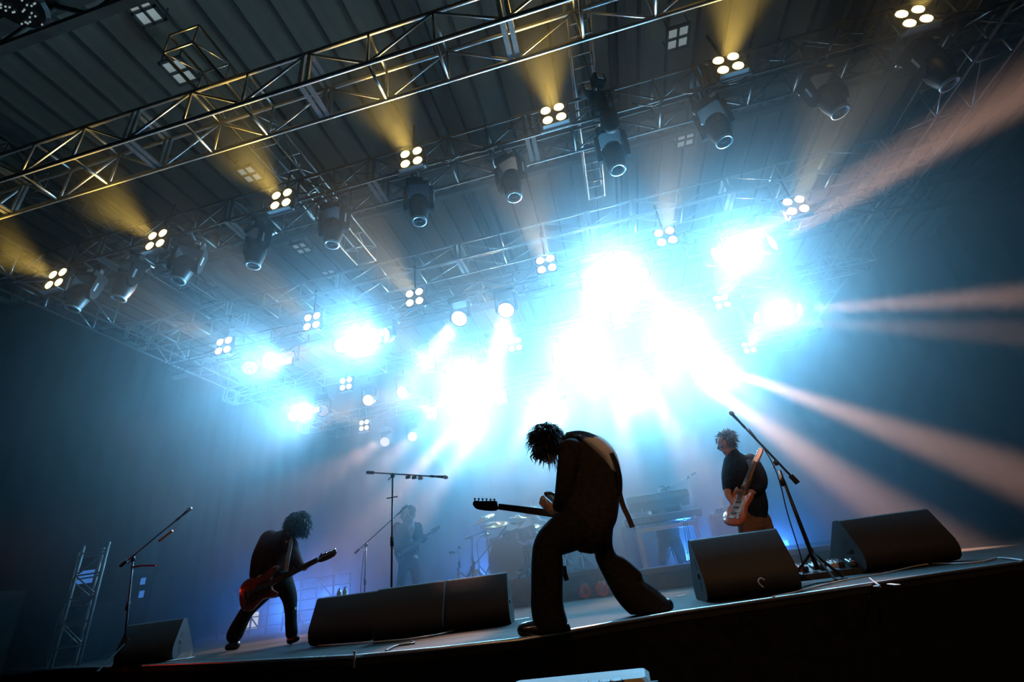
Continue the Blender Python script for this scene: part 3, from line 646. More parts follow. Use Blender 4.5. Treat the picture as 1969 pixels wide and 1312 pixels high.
G = guitar('electric_guitar', 'black electric guitar held low by the bent-over guitarist, headstock pointing left', gb_-Z_*.015, gx, (0.05, 1, .15), gtr_blk, gtr_blk, 1.14, headmat=gtr_blk, guardmat=blk)
strap(G, [P1(560, 105, YB-.13), P1(640, 95, YB-.16), P1(740, 128, YB-.14), P1(826, 222, YB-.14), P1(868, 345, YB-.12), P1(870, 450, YB-.06)], (.5, -.7, .5), .045, leather)
strap(G, [P1(868, 440, YB-.05), P1(890, 520, YB-.04), P1(918, 580, YB-.04), P1(942, 640, YB-.04)], (.3, -1, 0), .040, leather)

# ------------------------------------------------------------------ bassist on the left
YA = 6.06
def c2(x, y): return 400+x/4.1, 940+y/4.1
def N2(x, y, Y, r, kd=1.0): q = c2(x, y); return (q[0], q[1], Y, r/4.1, kd)
def P2(x, y, Y): return aty(*c2(x, y), Y)
bf = P2(480, 1230, YA); root = thing('person', (bf[0], YA, 0), 'bass player in a dark maroon jacket leaning forward with curly hair over the face', 'person')
mb = MB(); hc = P2(705, 290, YA-.02); hf = nrm(np.array([.72, .1, -.72])); hu = nrm(np.array([.66, 0, .72]))
head_shape(mb, hc, hf, hu, 1.0)
limb(mb, [N2(670, 330, YA, 42), N2(600, 390, YA, 50), N2(540, 470, YA, 100, .8), N2(510, 600, YA, 110, .75), N2(520, 720, YA, 105, .8)])
limb(mb, [N2(640, 420, YA-.05, 36), N2(690, 560, YA-.12, 32), N2(745, 620, YA-.16, 24), N2(765, 628, YA-.17, 20)])
limb(mb, [N2(470, 400, YA-.12, 40), N2(395, 560, YA-.22, 34), N2(375, 680, YA-.24, 26), N2(385, 712, YA-.24, 20)])
limb(mb, [N2(590, 720, YA-.04, 60), N2(655, 890, YA-.1, 42), N2(655, 1150, YA-.08, 26)])
limb(mb, [N2(480, 750, YA+.04, 62), N2(330, 940, YA+.10, 44), N2(205, 1160, YA+.16, 26)])
hand_shape(mb, P2(748, 622, YA-.17), P2(800, 612, YA-.18)-P2(750, 622, YA-.17), (-.1, -.6, .8), 1, 1.0, 1.0)
hand_shape(mb, P2(372, 695, YA-.25), P2(410, 745, YA-.26)-P2(372, 695, YA-.25), (.3, .8, -.3), -1, .9, 1.05)
skinned('body', mb, skin, root, .012, 3, .01)
mb = MB()
limb(mb, [N2(625, 365, YA, 52), N2(590, 400, YA, 85), N2(545, 470, YA, 130, .8), N2(515, 560, YA, 150, .75), N2(502, 640, YA, 156, .75), N2(505, 672, YA, 150, .8)])
limb(mb, [N2(645, 420, YA-.03, 46), N2(680, 520, YA-.09, 44), N2(712, 590, YA-.13, 38), N2(738, 615, YA-.16, 30)])
limb(mb, [N2(480, 400, YA-.08, 70), N2(408, 540, YA-.20, 60), N2(376, 672, YA-.24, 44)])
limb(mb, [N2(652, 400, YA-.05, 34), N2(680, 470, YA-.06, 34), N2(660, 640, YA-.02, 26), N2(648, 680, YA, 18)])
skinned('jacket', mb, redblk, root, .014, 5)
mb = MB()
limb(mb, [N2(510, 680, YA, 135, .75), N2(525, 735, YA, 118, .8)])
limb(mb, [N2(585, 730, YA-.04, 78), N2(640, 850, YA-.09, 58), N2(652, 960, YA-.1, 46), N2(655, 1080, YA-.09, 44), N2(660, 1140, YA-.08, 46)])
limb(mb, [N2(490, 760, YA+.04, 80), N2(380, 880, YA+.08, 64), N2(300, 980, YA+.11, 54), N2(240, 1090, YA+.14, 60), N2(212, 1150, YA+.16, 62)])
skinned('trousers', mb, suit2, root, .014, 4, .02)
for q in ([N2(650, 1180, YA-.08, 30), N2(700, 1168, YA-.12, 24)], [N2(225, 1200, YA+.16, 34), N2(165, 1215, YA+.10, 26)]):
    mb = MB(); limb(mb, q); o = skinned('shoe', mb, shoe_m, root, .012, 3)
    lo = min(v.co.z for v in o.data.vertices)
    for v in o.data.vertices: v.co.z = max(.004, v.co.z - max(0, lo-.004))
mb = MB(); mb.ell(hc+hu*.02-hf*.02, np.cross(hf, hu)*.115, hf*.12, hu*.125)
hair_tufts(mb, hc+hu*.02-hf*.01, hf, hu, (.12, .13, .13), 420, .05, .11, (.2, 0, -1.0), seed=9, thick=.009)
rnd = random.Random(15)
for _ in range(160):
    a = P2(rnd.uniform(650, 785), rnd.uniform(240, 335), YA+rnd.uniform(-.12, .1)); mb.tube([a, a+np.array([rnd.gauss(.01, .02), rnd.gauss(0, .02), -.05]), a+np.array([rnd.gauss(.02, .03), rnd.gauss(0, .02), -.11])], [.014, .010, .001], 5)
obj('hair', mb, hair_m, root, True)
gb_ = P2(400, 800, YA-.34); gt = P2(960, 520, YA-.26)
G = guitar('bass_guitar', 'dark red bass guitar slung low on the leaning bass player', gb_, gt-gb_, (.15, -1, .12), gtr_red, rosew, 1.22, 4, .55, guardmat=blk, headmat=rosew)
strap(G, [P2(618, 640, YA-.24), P2(632, 540, YA-.22), P2(652, 430, YA-.15), P2(640, 385, YA-.06), P2(590, 380, YA+.08)], (0, -1, .2), .055, strapw)

# ------------------------------------------------------------------ guitarist on the right
YC = 6.0
def c3(x, y): return 1320+x/3.547, 790+y/3.547
def N3(x, y, Y, r, kd=1.0): q = c3(x, y); return (q[0], q[1], Y, r/3.547, kd)
def P3(x, y, Y): return aty(*c3(x, y), Y)
ff = P3(560, 1050, YC); root = thing('person', (ff[0], YC, 0), 'guitarist in a loose dark navy shirt and brown trousers standing behind the right monitor', 'person')
mb = MB(); hc = P3(272, 230, YC); hf = nrm(np.array([-.8, -.35, -.28])); hu = nrm(np.array([-.12, 0, 1]))
hr = head_shape(mb, hc, hf, hu, 1.0)
limb(mb, [N3(300, 270, YC, 34), N3(335, 320, YC, 36), N3(375, 400, YC, 80, .7), N3(405, 520, YC, 88, .7), N3(440, 640, YC, 92, .75)])
limb(mb, [N3(300, 350, YC-.06, 34), N3(285, 470, YC-.10, 30), N3(280, 560, YC-.14, 24), N3(305, 612, YC-.2, 19)])
limb(mb, [N3(450, 350, YC, 34), N3(500, 470, YC-.06, 30), N3(470, 545, YC-.16, 24), N3(415, 562, YC-.22, 19)])
limb(mb, [N3(410, 660, YC-.02, 50), N3(420, 850, YC-.06, 38), N3(455, 1060, YC-.02, 26)])
limb(mb, [N3(490, 660, YC+.04, 50), N3(545, 850, YC+.06, 40), N3(620, 1060, YC+.10, 26)])
hand_shape(mb, P3(300, 605, YC-.2), P3(345, 650, YC-.26)-P3(300, 605, YC-.2), (.4, .8, -.2), -1, .8, 1.1)
hand_shape(mb, P3(425, 562, YC-.22), P3(370, 560, YC-.26)-P3(425, 562, YC-.22), (0, .5, .9), 1, 1.1, 1.1)
skinned('body', mb, skin, root, .010, 3, .01)
for sd in (-1, 1):
    e = hc+hf*.100+hr*sd*.034+hu*.004; obj('sunglass_lens', MB().ell(e, hr*.026, hf*.006, hu*.018), lens_off, root, True)
mb = MB()
limb(mb, [N3(322, 300, YC, 44), N3(345, 350, YC, 82, .75), N3(375, 430, YC, 112, .7), N3(405, 540, YC, 118, .7), N3(435, 640, YC, 112, .75), N3(445, 690, YC, 100, .75)])
limb(mb, [N3(300, 345, YC-.04, 44), N3(282, 440, YC-.08, 42), N3(278, 530, YC-.12, 32)])
limb(mb, [N3(440, 340, YC, 48), N3(495, 430, YC-.04, 46), N3(505, 510, YC-.10, 42), N3(455, 548, YC-.16, 36)])
skinned('shirt', mb, navy, root, .012, 4)
cm = MB()
for sg in (-1, 1): cm.ribbon([P3(300+sg*6, 292, YC-.13), P3(330+sg*22, 312, YC-.15), P3(345+sg*4, 345, YC-.16)], (-.2, -1, .2), .05, .008)
obj('collar', cm, navy, root)
mb = MB()
limb(mb, [N3(445, 700, YC, 92, .75), N3(455, 750, YC, 90, .75)])
limb(mb, [N3(410, 740, YC-.02, 62), N3(420, 860, YC-.05, 58), N3(445, 1040, YC-.02, 56)])
limb(mb, [N3(505, 740, YC+.04, 66), N3(550, 870, YC+.06, 62), N3(620, 1040, YC+.10, 58)])
skinned('trousers', mb, tan, root, .014, 4, .02)
for (x, yy, Yq) in ((440, 1075, YC-.04), (615, 1075, YC+.08)):
    p = P3(x, yy, Yq); mb = MB(); wlimb(mb, [(p[0], p[1]+.05, .045, .045), (p[0]-.02, p[1]-.10, .04, .045), (p[0]-.03, p[1]-.18, .03, .032)]); skinned('shoe', mb, shoe_m, root, .012, 2, .003)
mb = MB(); mb.ell(hc+hu*.03-hf*.022, hr*.092, hf*.10, hu*.098)
hair_tufts(mb, hc+hu*.03-hf*.02, hf, hu, (.095, .10, .10), 300, .03, .07, (.1, 0, -.4), seed=21, thick=.011); obj('hair', mb, hair_g, root, True)
gb_ = P3(352, 668, YC-.30); gt = P3(468, 372, YC-.22)
G = guitar('electric_guitar', 'orange natural wood electric guitar with pale pickguard worn by the right guitarist', gb_, gt-gb_, (-.95, -.55, .1), gtr_or, maple, 1.0, headmat=maple)
strap(G, [P3(395, 545, YC-.30), P3(430, 470, YC-.27), P3(440, 390, YC-.20), P3(420, 335, YC-.12)], (0, -1, .1), .05, leather)

# ------------------------------------------------------------------ rear guitarist beside the drums
YD, ZD = 9.1, .40
def c4(x, y): return 660+x/4.373, 880+y/4.373
def N4(x, y, Y, r, kd=1.0): q = c4(x, y); return (q[0], q[1], Y, r/4.373, kd)
def P4(x, y, Y): return aty(*c4(x, y), Y)
ff = P4(560, 1150, YD); root = thing('person', (ff[0], YD, ZD), 'hazy guitarist in a dark suit with white shirt standing beside the drum kit', 'person')
mb = MB(); hc = P4(545, 468, YD); hf = nrm(np.array([.2, -1, -.1])); head_shape(mb, hc, hf, Z_, 1.0)
limb(mb, [N4(545, 510, YD, 30), N4(545, 560, YD, 34), N4(540, 620, YD, 80, .6), N4(540, 740, YD, 72, .6), N4(550, 840, YD, 74, .7)])
limb(mb, [N4(450, 590, YD, 26), N4(430, 700, YD-.05, 22), N4(470, 790, YD-.16, 17), N4(500, 800, YD-.2, 14)])
limb(mb, [N4(630, 590, YD, 26), N4(650, 690, YD-.06, 22), N4(700, 660, YD-.2, 16), N4(712, 650, YD-.22, 14)])
limb(mb, [N4(515, 850, YD, 42), N4(492, 1000, YD, 30), N4(480, 1140, YD, 20)]); limb(mb, [N4(590, 850, YD, 42), N4(612, 1000, YD, 30), N4(628, 1140, YD, 20)])
hand_shape(mb, P4(500, 800, YD-.2), P4(540, 810, YD-.24)-P4(500, 800, YD-.2), (0, .8, -.3), -1, .8); hand_shape(mb, P4(705, 655, YD-.21), P4(735, 630, YD-.22)-P4(705, 655, YD-.21), (0, -.2, .9), 1, 1.0)
skinned('body', mb, skin, root, .014, 3, ZD+.012)
mb = MB(); limb(mb, [N4(545, 545, YD, 44), N4(543, 600, YD, 98, .6), N4(540, 700, YD, 98, .6), N4(545, 820, YD, 96, .65), N4(550, 850, YD, 92, .65)])
limb(mb, [N4(455, 585, YD, 40), N4(430, 700, YD-.05, 34), N4(462, 780, YD-.14, 26)]); limb(mb, [N4(625, 585, YD, 40), N4(650, 685, YD-.06, 34), N4(690, 668, YD-.17, 26)])
skinned('jacket', mb, suit2, root, .016, 4)
mb = MB(); limb(mb, [N4(550, 840, YD, 82, .65), N4(552, 870, YD, 78, .65)]); limb(mb, [N4(515, 880, YD, 48), N4(490, 1020, YD, 38), N4(482, 1120, YD, 38)]); limb(mb, [N4(592, 880, YD, 48), N4(615, 1020, YD, 38), N4(628, 1120, YD, 38)])
skinned('trousers', mb, suit2, root, .016, 4, ZD+.012)
for x in (482, 630):
    p = P4(x, 1145, YD); mb = MB(); wlimb(mb, [(p[0], p[1]+.04, ZD+.045, .042), (p[0], p[1]-.18, ZD+.035, .034)]); skinned('shoe', mb, shoe_m, root, .014, 2, ZD+.002)
sh = MB(); sh.prism([(-.055, .0), (.055, .0), (.015, -.24), (-.015, -.24)], P4(560, 560, YD-.155), X_, Z_, Y_, -.01, .01); obj('shirt', sh, white_cloth, root)
lp = MB(); lp.ribbon([P4(588, 540, YD-.15), P4(592, 600, YD-.18), P4(575, 670, YD-.18)], (0, -1, 0), .035, .012); obj('scarf', lp, white_cloth, root)
mb = MB(); mb.ell(hc+Z_*.03-hf*.02, X_*.10, hf*.105, Z_*.11); hair_tufts(mb, hc+Z_*.02, hf, Z_, (.10, .11, .11), 200, .05, .10, (0, 0, -1.0), seed=31, thick=.013); obj('hair', mb, hair_m, root, True)
gb_ = P4(520, 790, YD-.30); G = guitar('electric_guitar', 'dark electric guitar worn by the hazy rear guitarist, neck pointing right', gb_, P4(820, 575, YD-.26)-gb_, (0, -1, 0), gtr_blk, rosew, 1.0, headmat=gtr_blk, guardmat=blk)
strap(G, [P4(650, 700, YD-.28), P4(640, 620, YD-.2), P4(620, 560, YD-.08), P4(580, 550, YD+.05)], (0, -1, .1), .05, leather)

# ------------------------------------------------------------------ keyboardist
YK, ZK = 10.2, .30
def c5(x, y): return 1140+x/4.373, 880+y/4.373
def N5(x, y, Y, r, kd=1.0): q = c5(x, y); return (q[0], q[1], Y, r/4.373, kd)
def P5(x, y, Y): return aty(*c5(x, y), Y)
ff = P5(665, 900, YK); root = thing('person', (ff[0], YK, ZK), 'keyboard player silhouetted in bright haze behind the two keyboards', 'person')
mb = MB(); hc = P5(580, 300, YK-.05); hf = nrm(np.array([-.3, -1, -.5])); head_shape(mb, hc, hf, Z_, 1.0)
limb(mb, [N5(592, 340, YK, 30), N5(610, 390, YK, 40), N5(625, 440, YK, 80, .65), N5(630, 540, YK, 76, .65), N5(635, 630, YK, 80, .7)])
limb(mb, [N5(540, 410, YK, 28), N5(500, 500, YK-.06, 24), N5(480, 470, YK-.25, 18)]); limb(mb, [N5(710, 410, YK, 28), N5(745, 500, YK-.06, 24), N5(740, 460, YK-.25, 18)])
limb(mb, [N5(600, 650, YK, 44), N5(592, 760, YK, 34), N5(590, 890, YK, 22)]); limb(mb, [N5(680, 650, YK, 44), N5(722, 760, YK, 34), N5(748, 880, YK, 22)])
hand_shape(mb, P5(480, 470, YK-.25), np.array([0, -1, -.2]), (0, -.2, -1), 1, .6); hand_shape(mb, P5(740, 460, YK-.25), np.array([0, -1, -.2]), (0, -.2, -1), -1, .6)
skinned('body', mb, skin, root, .016, 3, ZK+.012)
mb = MB(); limb(mb, [N5(605, 370, YK, 50), N5(622, 430, YK, 96, .65), N5(630, 540, YK, 92, .65), N5(630, 640, YK, 96, .7)])
limb(mb, [N5(545, 405, YK, 40), N5(505, 500, YK-.05, 34), N5(490, 485, YK-.18, 28)]); limb(mb, [N5(705, 405, YK, 40), N5(742, 500, YK-.05, 34), N5(740, 475, YK-.18, 28)])
skinned('jacket', mb, suit2, root, .016, 4)
mb = MB(); limb(mb, [N5(632, 620, YK, 86, .7), N5(638, 660, YK, 82, .7)]); limb(mb, [N5(598, 680, YK, 52), N5(592, 790, YK, 42), N5(590, 875, YK, 40)]); limb(mb, [N5(682, 680, YK, 52), N5(725, 780, YK, 44), N5(748, 865, YK, 40)])
skinned('trousers', mb, suit2, root, .016, 4, ZK+.012)
for x in (588, 750):
    p = P5(x, 900, YK); mb = MB(); wlimb(mb, [(p[0], p[1]+.04, ZK+.045, .042), (p[0], p[1]-.18, ZK+.035, .034)]); skinned('shoe', mb, shoe_m, root, .014, 2, ZK+.002)
mb = MB(); mb.ell(hc+Z_*.03-hf*.02, X_*.098, hf*.10, Z_*.10); hair_tufts(mb, hc+Z_*.02, hf, Z_, (.098, .10, .10), 120, .03, .06, (0, 0, -.8), seed=41, thick=.013); obj('hair', mb, hair_m, root, True)

# ------------------------------------------------------------------ drummer
YR = 10.0
def c6(x, y): return 860+x/4.373, 900+y/4.373
def P6(x, y, Y): return aty(*c6(x, y), Y)
def N6(x, y, Y, r, kd=1.0): q = c6(x, y); return (q[0], q[1], Y, r/4.373, kd)
ff = P6(770, 760, YR); root = thing('person', (ff[0], YR, .40), 'pale hazy drummer seated behind the drum kit', 'person')
mb = MB(); hc = P6(705, 378, YR); hf = nrm(np.array([-.35, -1, -.2])); head_shape(mb, hc, hf, Z_, 1.0)
limb(mb, [N6(715, 420, YR, 30), N6(735, 460, YR, 50), N6(755, 520, YR, 82, .7), N6(765, 640, YR, 80, .75), N6(765, 700, YR, 84, .8)])
limb(mb, [N6(670, 470, YR, 26), N6(620, 560, YR-.1, 22), N6(570, 520, YR-.3, 16), N6(560, 515, YR-.32, 14)]); limb(mb, [N6(820, 480, YR, 26), N6(850, 580, YR-.08, 22), N6(800, 600, YR-.3, 16)])
limb(mb, [N6(740, 720, YR, 46), N6(690, 760, YR-.3, 36), N6(690, 900, YR-.36, 24)]); limb(mb, [N6(800, 720, YR, 46), N6(850, 760, YR-.3, 36), N6(850, 900, YR-.36, 24)])
hand_shape(mb, P6(565, 518, YR-.32), np.array([-.6, -.6, .1]), (0, .3, -1), 1, 1.3); hand_shape(mb, P6(800, 600, YR-.3), np.array([-.4, -.8, 0]), (0, .3, -1), -1, 1.3)
skinned('body', mb, skin, root, .016, 3, .412)
mb = MB(); limb(mb, [N6(728, 440, YR, 56), N6(750, 510, YR, 100, .7), N6(765, 640, YR, 96, .75), N6(765, 710, YR, 98, .8)])
limb(mb, [N6(675, 470, YR, 40), N6(625, 555, YR-.08, 32)]); limb(mb, [N6(815, 475, YR, 40), N6(848, 575, YR-.07, 32)])
skinned('shirt', mb, white_cloth, root, .018, 4)
mb = MB(); limb(mb, [N6(745, 720, YR, 56), N6(692, 760, YR-.3, 44), N6(690, 890, YR-.36, 34)]); limb(mb, [N6(800, 720, YR, 56), N6(850, 760, YR-.3, 44), N6(850, 890, YR-.36, 34)]); skinned('trousers', mb, suit2, root, .018, 4, .412)
mb = MB(); mb.ell(hc+Z_*.035-hf*.02, X_*.10, hf*.105, Z_*.105); hair_tufts(mb, hc+Z_*.03, hf, Z_, (.10, .10, .11), 160, .04, .08, (0, 0, -.6), seed=51, thick=.013); obj('hair', mb, hair_g, root, True)
th = thing('drum_throne', (ff[0], YR+.02, .40), 'round black drum stool under the drummer', 'stool')
sp = P6(768, 745, YR); sz = sp[2]-.06
obj('seat', MB().lathe((sp[0], YR+.02, sz-.09), Z_, [(0, .15), (.02, .17), (.07, .17), (.085, .15)], 16), blk, th, True)
obj('post', MB().tube([(sp[0], YR+.02, .55), (sp[0], YR+.02, sz-.08)], .018, 8), chrome, th)
for k in range(3): a = k*2.1; obj('leg', MB().tube([(sp[0], YR+.02, .62), (sp[0]+math.cos(a)*.22, YR+.02+math.sin(a)*.22, .41)], .012, 6), chrome, th)

# ------------------------------------------------------------------ risers
def riser(name, label, x0, x1, y0, y1, z, wheels=()):
    T = thing(name, ((x0+x1)/2, (y0+y1)/2, 0), label, 'riser')
    obj('deck', MB().box(((x0+x1)/2, (y0+y1)/2, z-.045), (x1-x0, y1-y0, .09), 0, .01), rtop_m, T)
    obj('skirt', MB().box(((x0+x1)/2, (y0+y1)/2, (z-.09)/2), (x1-x0-.08, y1-y0-.08, z-.088)), riser_m, T)
    for px, py in wheels:
        p = aty(px, py, y0-.03); w = obj('wheel', MB().lathe((p[0]-.03, y0-.02, .10), (.55, -.83, 0), [(0, .10), (.06, .10)], 18), red_m, T); smooth_auto(w)
        obj('hub', MB().lathe((p[0]-.035, y0-.02, .10), (.55, -.83, 0), [(-.005, .04), (.068, .04)], 12), steel, w)
        obj('fork', MB().box((p[0], y0-.02, .18), (.10, .08, .06)), steel, T)
    return T
riser('drum_riser', 'low rolling drum riser with red caster wheels', -5.3, -.30, 8.45, 11.2, .40, [(1126, 1140), (1160, 1136)])
riser('keyboard_riser', 'low riser under the keyboards and amplifier', -.20, 3.0, 8.35, 11.2, .30)

# ------------------------------------------------------------------ drum kit
def lug_drum(name, label, c, axis, r, depth, n=6, headm=drum_head, legs=0, zfloor=.40):
    c = V3(c); ax = nrm(axis); T = thing(name, c, label, 'drum'); a, b = frame(ax)
    s_ = obj('shell', MB().lathe(c-ax*depth/2, ax, [(0, r*.96), (.0, r*.97), (depth, r*.97), (depth, r*.96)], 24), drum_shell, T); smooth_auto(s_)
    for sg in (-1, 1):
        obj('hoop', MB().lathe(c+ax*sg*depth/2-ax*.012, ax, [(0, r*.97), (0, r*1.03), (.024, r*1.03), (.024, r*.95)], 24), chrome, T)
        obj('drum_head', MB().lathe(c+ax*sg*(depth/2-.004), ax, [(-.002, r*.96), (.002, r*.96)], 24), headm, T)
    for k in range(n):
        t = 2*math.pi*k/n+.2; q = c+(a*math.cos(t)+b*math.sin(t))*r*1.0; obj('lug', MB().box(q, (.03, .03, depth*.5), axes=(nrm(a*math.cos(t)+b*math.sin(t)), np.cross(ax, nrm(a*math.cos(t)+b*math.sin(t))), ax)), chrome, T)
    for k in range(legs):
        t = 2*math.pi*k/legs+.4; q = c+np.array([math.cos(t), math.sin(t), 0])*r*1.02; obj('leg', MB().tube([q+Z_*.05, (q[0], q[1], zfloor+.005)], .009, 6), chrome, T)
    return T
bd = P6(525, 812, 9.05); bd[2] = .40+.315
K = lug_drum('bass_drum', 'large dark bass drum at the front of the drum kit', bd, (0, 1, 0), .315, .42, 8)
for sg in (-1, 1): obj('spur', MB().tube([bd+X_*sg*.28+Y_*.0-Z_*.1, (bd[0]+sg*.42, bd[1]-.12, .405)], .012, 6), chrome, K)
t1 = P6(545, 590, 9.25); t1[2] = max(t1[2], 1.18); lug_drum('rack_tom', 'dark rack tom mounted above the bass drum', t1, (0, -.5, .87), .16, .22)
t2 = P6(668, 575, 9.3); t2[2] = max(t2[2], 1.19); lug_drum('rack_tom', 'second rack tom right of the first, nearer the drummer', t2, (-.1, -.5, .87), .17, .24)
ft = P6(690, 760, 9.35); ft[2] = .40+.36; lug_drum('floor_tom', 'floor tom on legs at the right of the bass drum', ft+X_*.1, (0, -.1, 1), .20, .36, 6, drum_white, 3)
sn = P6(400, 620, 9.6); lug_drum('snare_drum', 'snare drum on a chrome stand left of the bass drum', sn, (0, -.15, 1), .17, .14, 6, drum_white, 3)
def cymbal(px, py, Y, r, tilt, label, base_dx=0.0, boom=True, hat=False):
    c = P6(px, py, Y); nz = nrm(np.array([tilt[0], tilt[1], 1.0])); T = thing('cymbal', (c[0]+base_dx, c[1], .40), label, 'cymbal', 'cymbals of the drum kit')
    for k in range(2 if hat else 1):
        o = obj('plate', MB().lathe(c-nz*.03*k, nz*(1 if k == 0 else -1), [(-.022, r), (-.016, r*.7), (-.006, r*.28), (.018, r*.2), (.026, r*.06), (.022, .001), (-.002, r*.27), (-.020, r*.7)], 24), brass, T, True)
    obj('wing_nut', MB().lathe(c, nz, [(.02, .012), (.05, .008)], 8), chrome, T)
    b = np.array([c[0]+base_dx, c[1]+.02, .40]); top = np.array([b[0], b[1], c[2]-(.25 if boom else 0)])
    obj('stand_pole', MB().tube([b+Z_*.12, top], .012, 7), chrome, T); obj('boom_arm', MB().tube([top, c], .008, 6), chrome, T)
    for k in range(3): a = k*2.094+.5; obj('stand_leg', MB().tube([b+Z_*.30, b+np.array([math.cos(a)*.24, math.sin(a)*.24, .008])], .009, 6), chrome, T)
cymbal(300, 425, 9.2, .23, (-.25, -.45), 'crash cymbal catching pink light at the far left of the kit', .05)
cymbal(395, 470, 9.0, .27, (.05, -.35), 'big ride cymbal below the pink-lit crash, left of the kit', -.36)
cymbal(598, 408, 9.5, .20, (.15, -.2), 'thin bright crash cymbal above the rack toms', .1)
cymbal(700, 480, 9.4, .22, (.2, -.3), 'crash cymbal in front of the drummer', .25)
cymbal(330, 560, 9.3, .17, (0, -.1), 'hi-hat pair at the left side of the kit', 0, False, True)
# small percussion stand and drum microphone stands
def simple_stand(label, base, zf, top, boomend, mic=True, mlabel=None, mat_=blkm, name='microphone_stand', legs=3, rr=.012, weight=False):
    base, top = V3(base), V3(top); T = thing(name, (base[0], base[1], zf), label, 'stand')
    b = np.array([base[0], base[1], zf])
    obj('pole', MB().tube([b+Z_*.10, top], rr, 8), mat_, T, True)
    obj('clutch', MB().tube([b*.45+top*.55-Z_*.05, b*.45+top*.55+Z_*.05], rr*1.8, 8), rubber, T, True)
    if legs:
        obj('leg_hub', MB().lathe(b+Z_*.24, Z_, [(0, .022), (.06, .022)], 10), blk, T)
        for k in range(legs):
            a = k*2*math.pi/legs+.6; l = obj('leg', MB().tube([b+Z_*.26, b+np.array([math.cos(a)*.30, math.sin(a)*.30, .012])], rr*.8, 6), mat_, T)
            obj('foot', MB().ell(b+np.array([math.cos(a)*.30, math.sin(a)*.30, .014]), X_*.02, Y_*.02, Z_*.013, 8, 5), rubber, l)
    else: obj('round_base', MB().lathe(b, Z_, [(0.002, .14), (.02, .14), (.03, .05), (.10, .02)], 20), blk, T, True)
    if boomend is not None:
        a0, a1 = V3(boomend[0]), V3(boomend[1]); obj('boom', MB().tube([a0, a1], rr*.75, 8), mat_, T, True)
        obj('boom_clutch', MB().ell(top, X_*.03, Y_*.025, Z_*.035, 10, 6), blk, T)
        d = nrm(a1-a0); obj('counterweight', MB().tube([a0-d*.05, a0+d*.05], rr*1.7, 8), rubber, T)
        obj('thumb_screw', MB().tube([top, top+np.array([-.05, -.02, -.05])], .006, 6), blk, T)
        if mic:
            obj('mic_clip', MB().tube([a1-d*.01, a1+d*.05], .015, 8), blk, T)
            M_ = thing('microphone', a1+d*.05, mlabel, 'microphone')
            obj('handle', MB().lathe(a1+d*.05, d, [(0, .012), (.13, .019)], 10), blk, M_, True); obj('grille', MB().lathe(a1+d*.18, d, [(0, .02), (.012, .026), (.03, .027), (.05, .018), (.056, .004)], 12), steel, M_, True)
    return T
b = P6(100, 1000, 8.9); simple_stand('thin percussion stand with a small clamp left of the drum kit', b, .40, P6(103, 665, 8.9), (P6(40, 712, 8.9), P6(100, 705, 8.9)), False, None, chrome, 'percussion_stand')
b = P6(215, 960, 8.8); simple_stand('black boom stand reaching towards the bass drum from the left', b, .40, P6(208, 580, 8.8), (P6(170, 590, 8.8), P6(250, 560, 8.8)), True, 'small microphone beside the hi-hat', blkm)
b = P6(225, 850, 8.75); simple_stand('low diagonal boom stand in front of the hi-hat', b, .40, P6(225, 800, 8.75), (P6(215, 830, 8.75), P6(440, 560, 8.85)), True, 'microphone pointing at the snare drum', blkm)
b = P6(1160, 900, 9.2); simple_stand('chrome cymbal stand glimpsed between the legs of the bent-over guitarist', b, .40, P6(1130, 690, 9.2), (P6(1000, 660, 9.2), P6(1200, 690, 9.2)), False, None, chrome, 'percussion_stand')
b = P6(1010, 900, 9.3); simple_stand('chrome stand left of another between the legs of the bent-over guitarist', b, .40, P6(1010, 720, 9.3), None, False, None, chrome, 'percussion_stand')
km = P6(640, 830, 8.75); simple_stand('short boom stand at the right of the bass drum', P6(730, 950, 8.7), .40, P6(735, 740, 8.7), (P6(745, 730, 8.7), P6(660, 810, 8.72)), True, 'red-tipped microphone in front of the bass drum', blkm)

# ------------------------------------------------------------------ keyboards, stand, amplifier
def bar(T, name, a, b, w, material): return obj(name, MB().tube([a, b], w, 8), material, T, True)
KY = 9.35
T = thing('keyboard_stand', P5(640, 900, KY)*np.array([1, 1, 0])+Z_*ZK, 'two-legged grey keyboard stand carrying both keyboards', 'stand')
lt, lb = P5(375, 590, KY), P5(430, 930, KY); rt, rb_ = P5(848, 510, KY), P5(915, 850, KY)
for top, bot in ((lt, lb), (rt, rb_)):
    bz = np.array([top[0], KY, ZK+.02]); obj('leg', MB().box((top+bz)/2, (.07, .06, top[2]-ZK-.02)), steel, T); obj('foot', MB().box(bz, (.08, .5, .035)), steel, T)
    obj('arm', MB().box((top[0], KY, top[2]), (.06, .40, .04)), steel, T)
obj('cross_bar', MB().box(((lt[0]+rt[0])/2, KY, (lt[2]+rt[2])/2-.07), (abs(rt[0]-lt[0]), .05, .07)), steel, T)
up = (lt[2]+rt[2])/2+.30
for x in (lt[0]+.15, rt[0]-.15): obj('upper_post', MB().tube([(x, KY+.1, (lt[2]+rt[2])/2), (x, KY+.1, up)], .02, 8), steel, T)
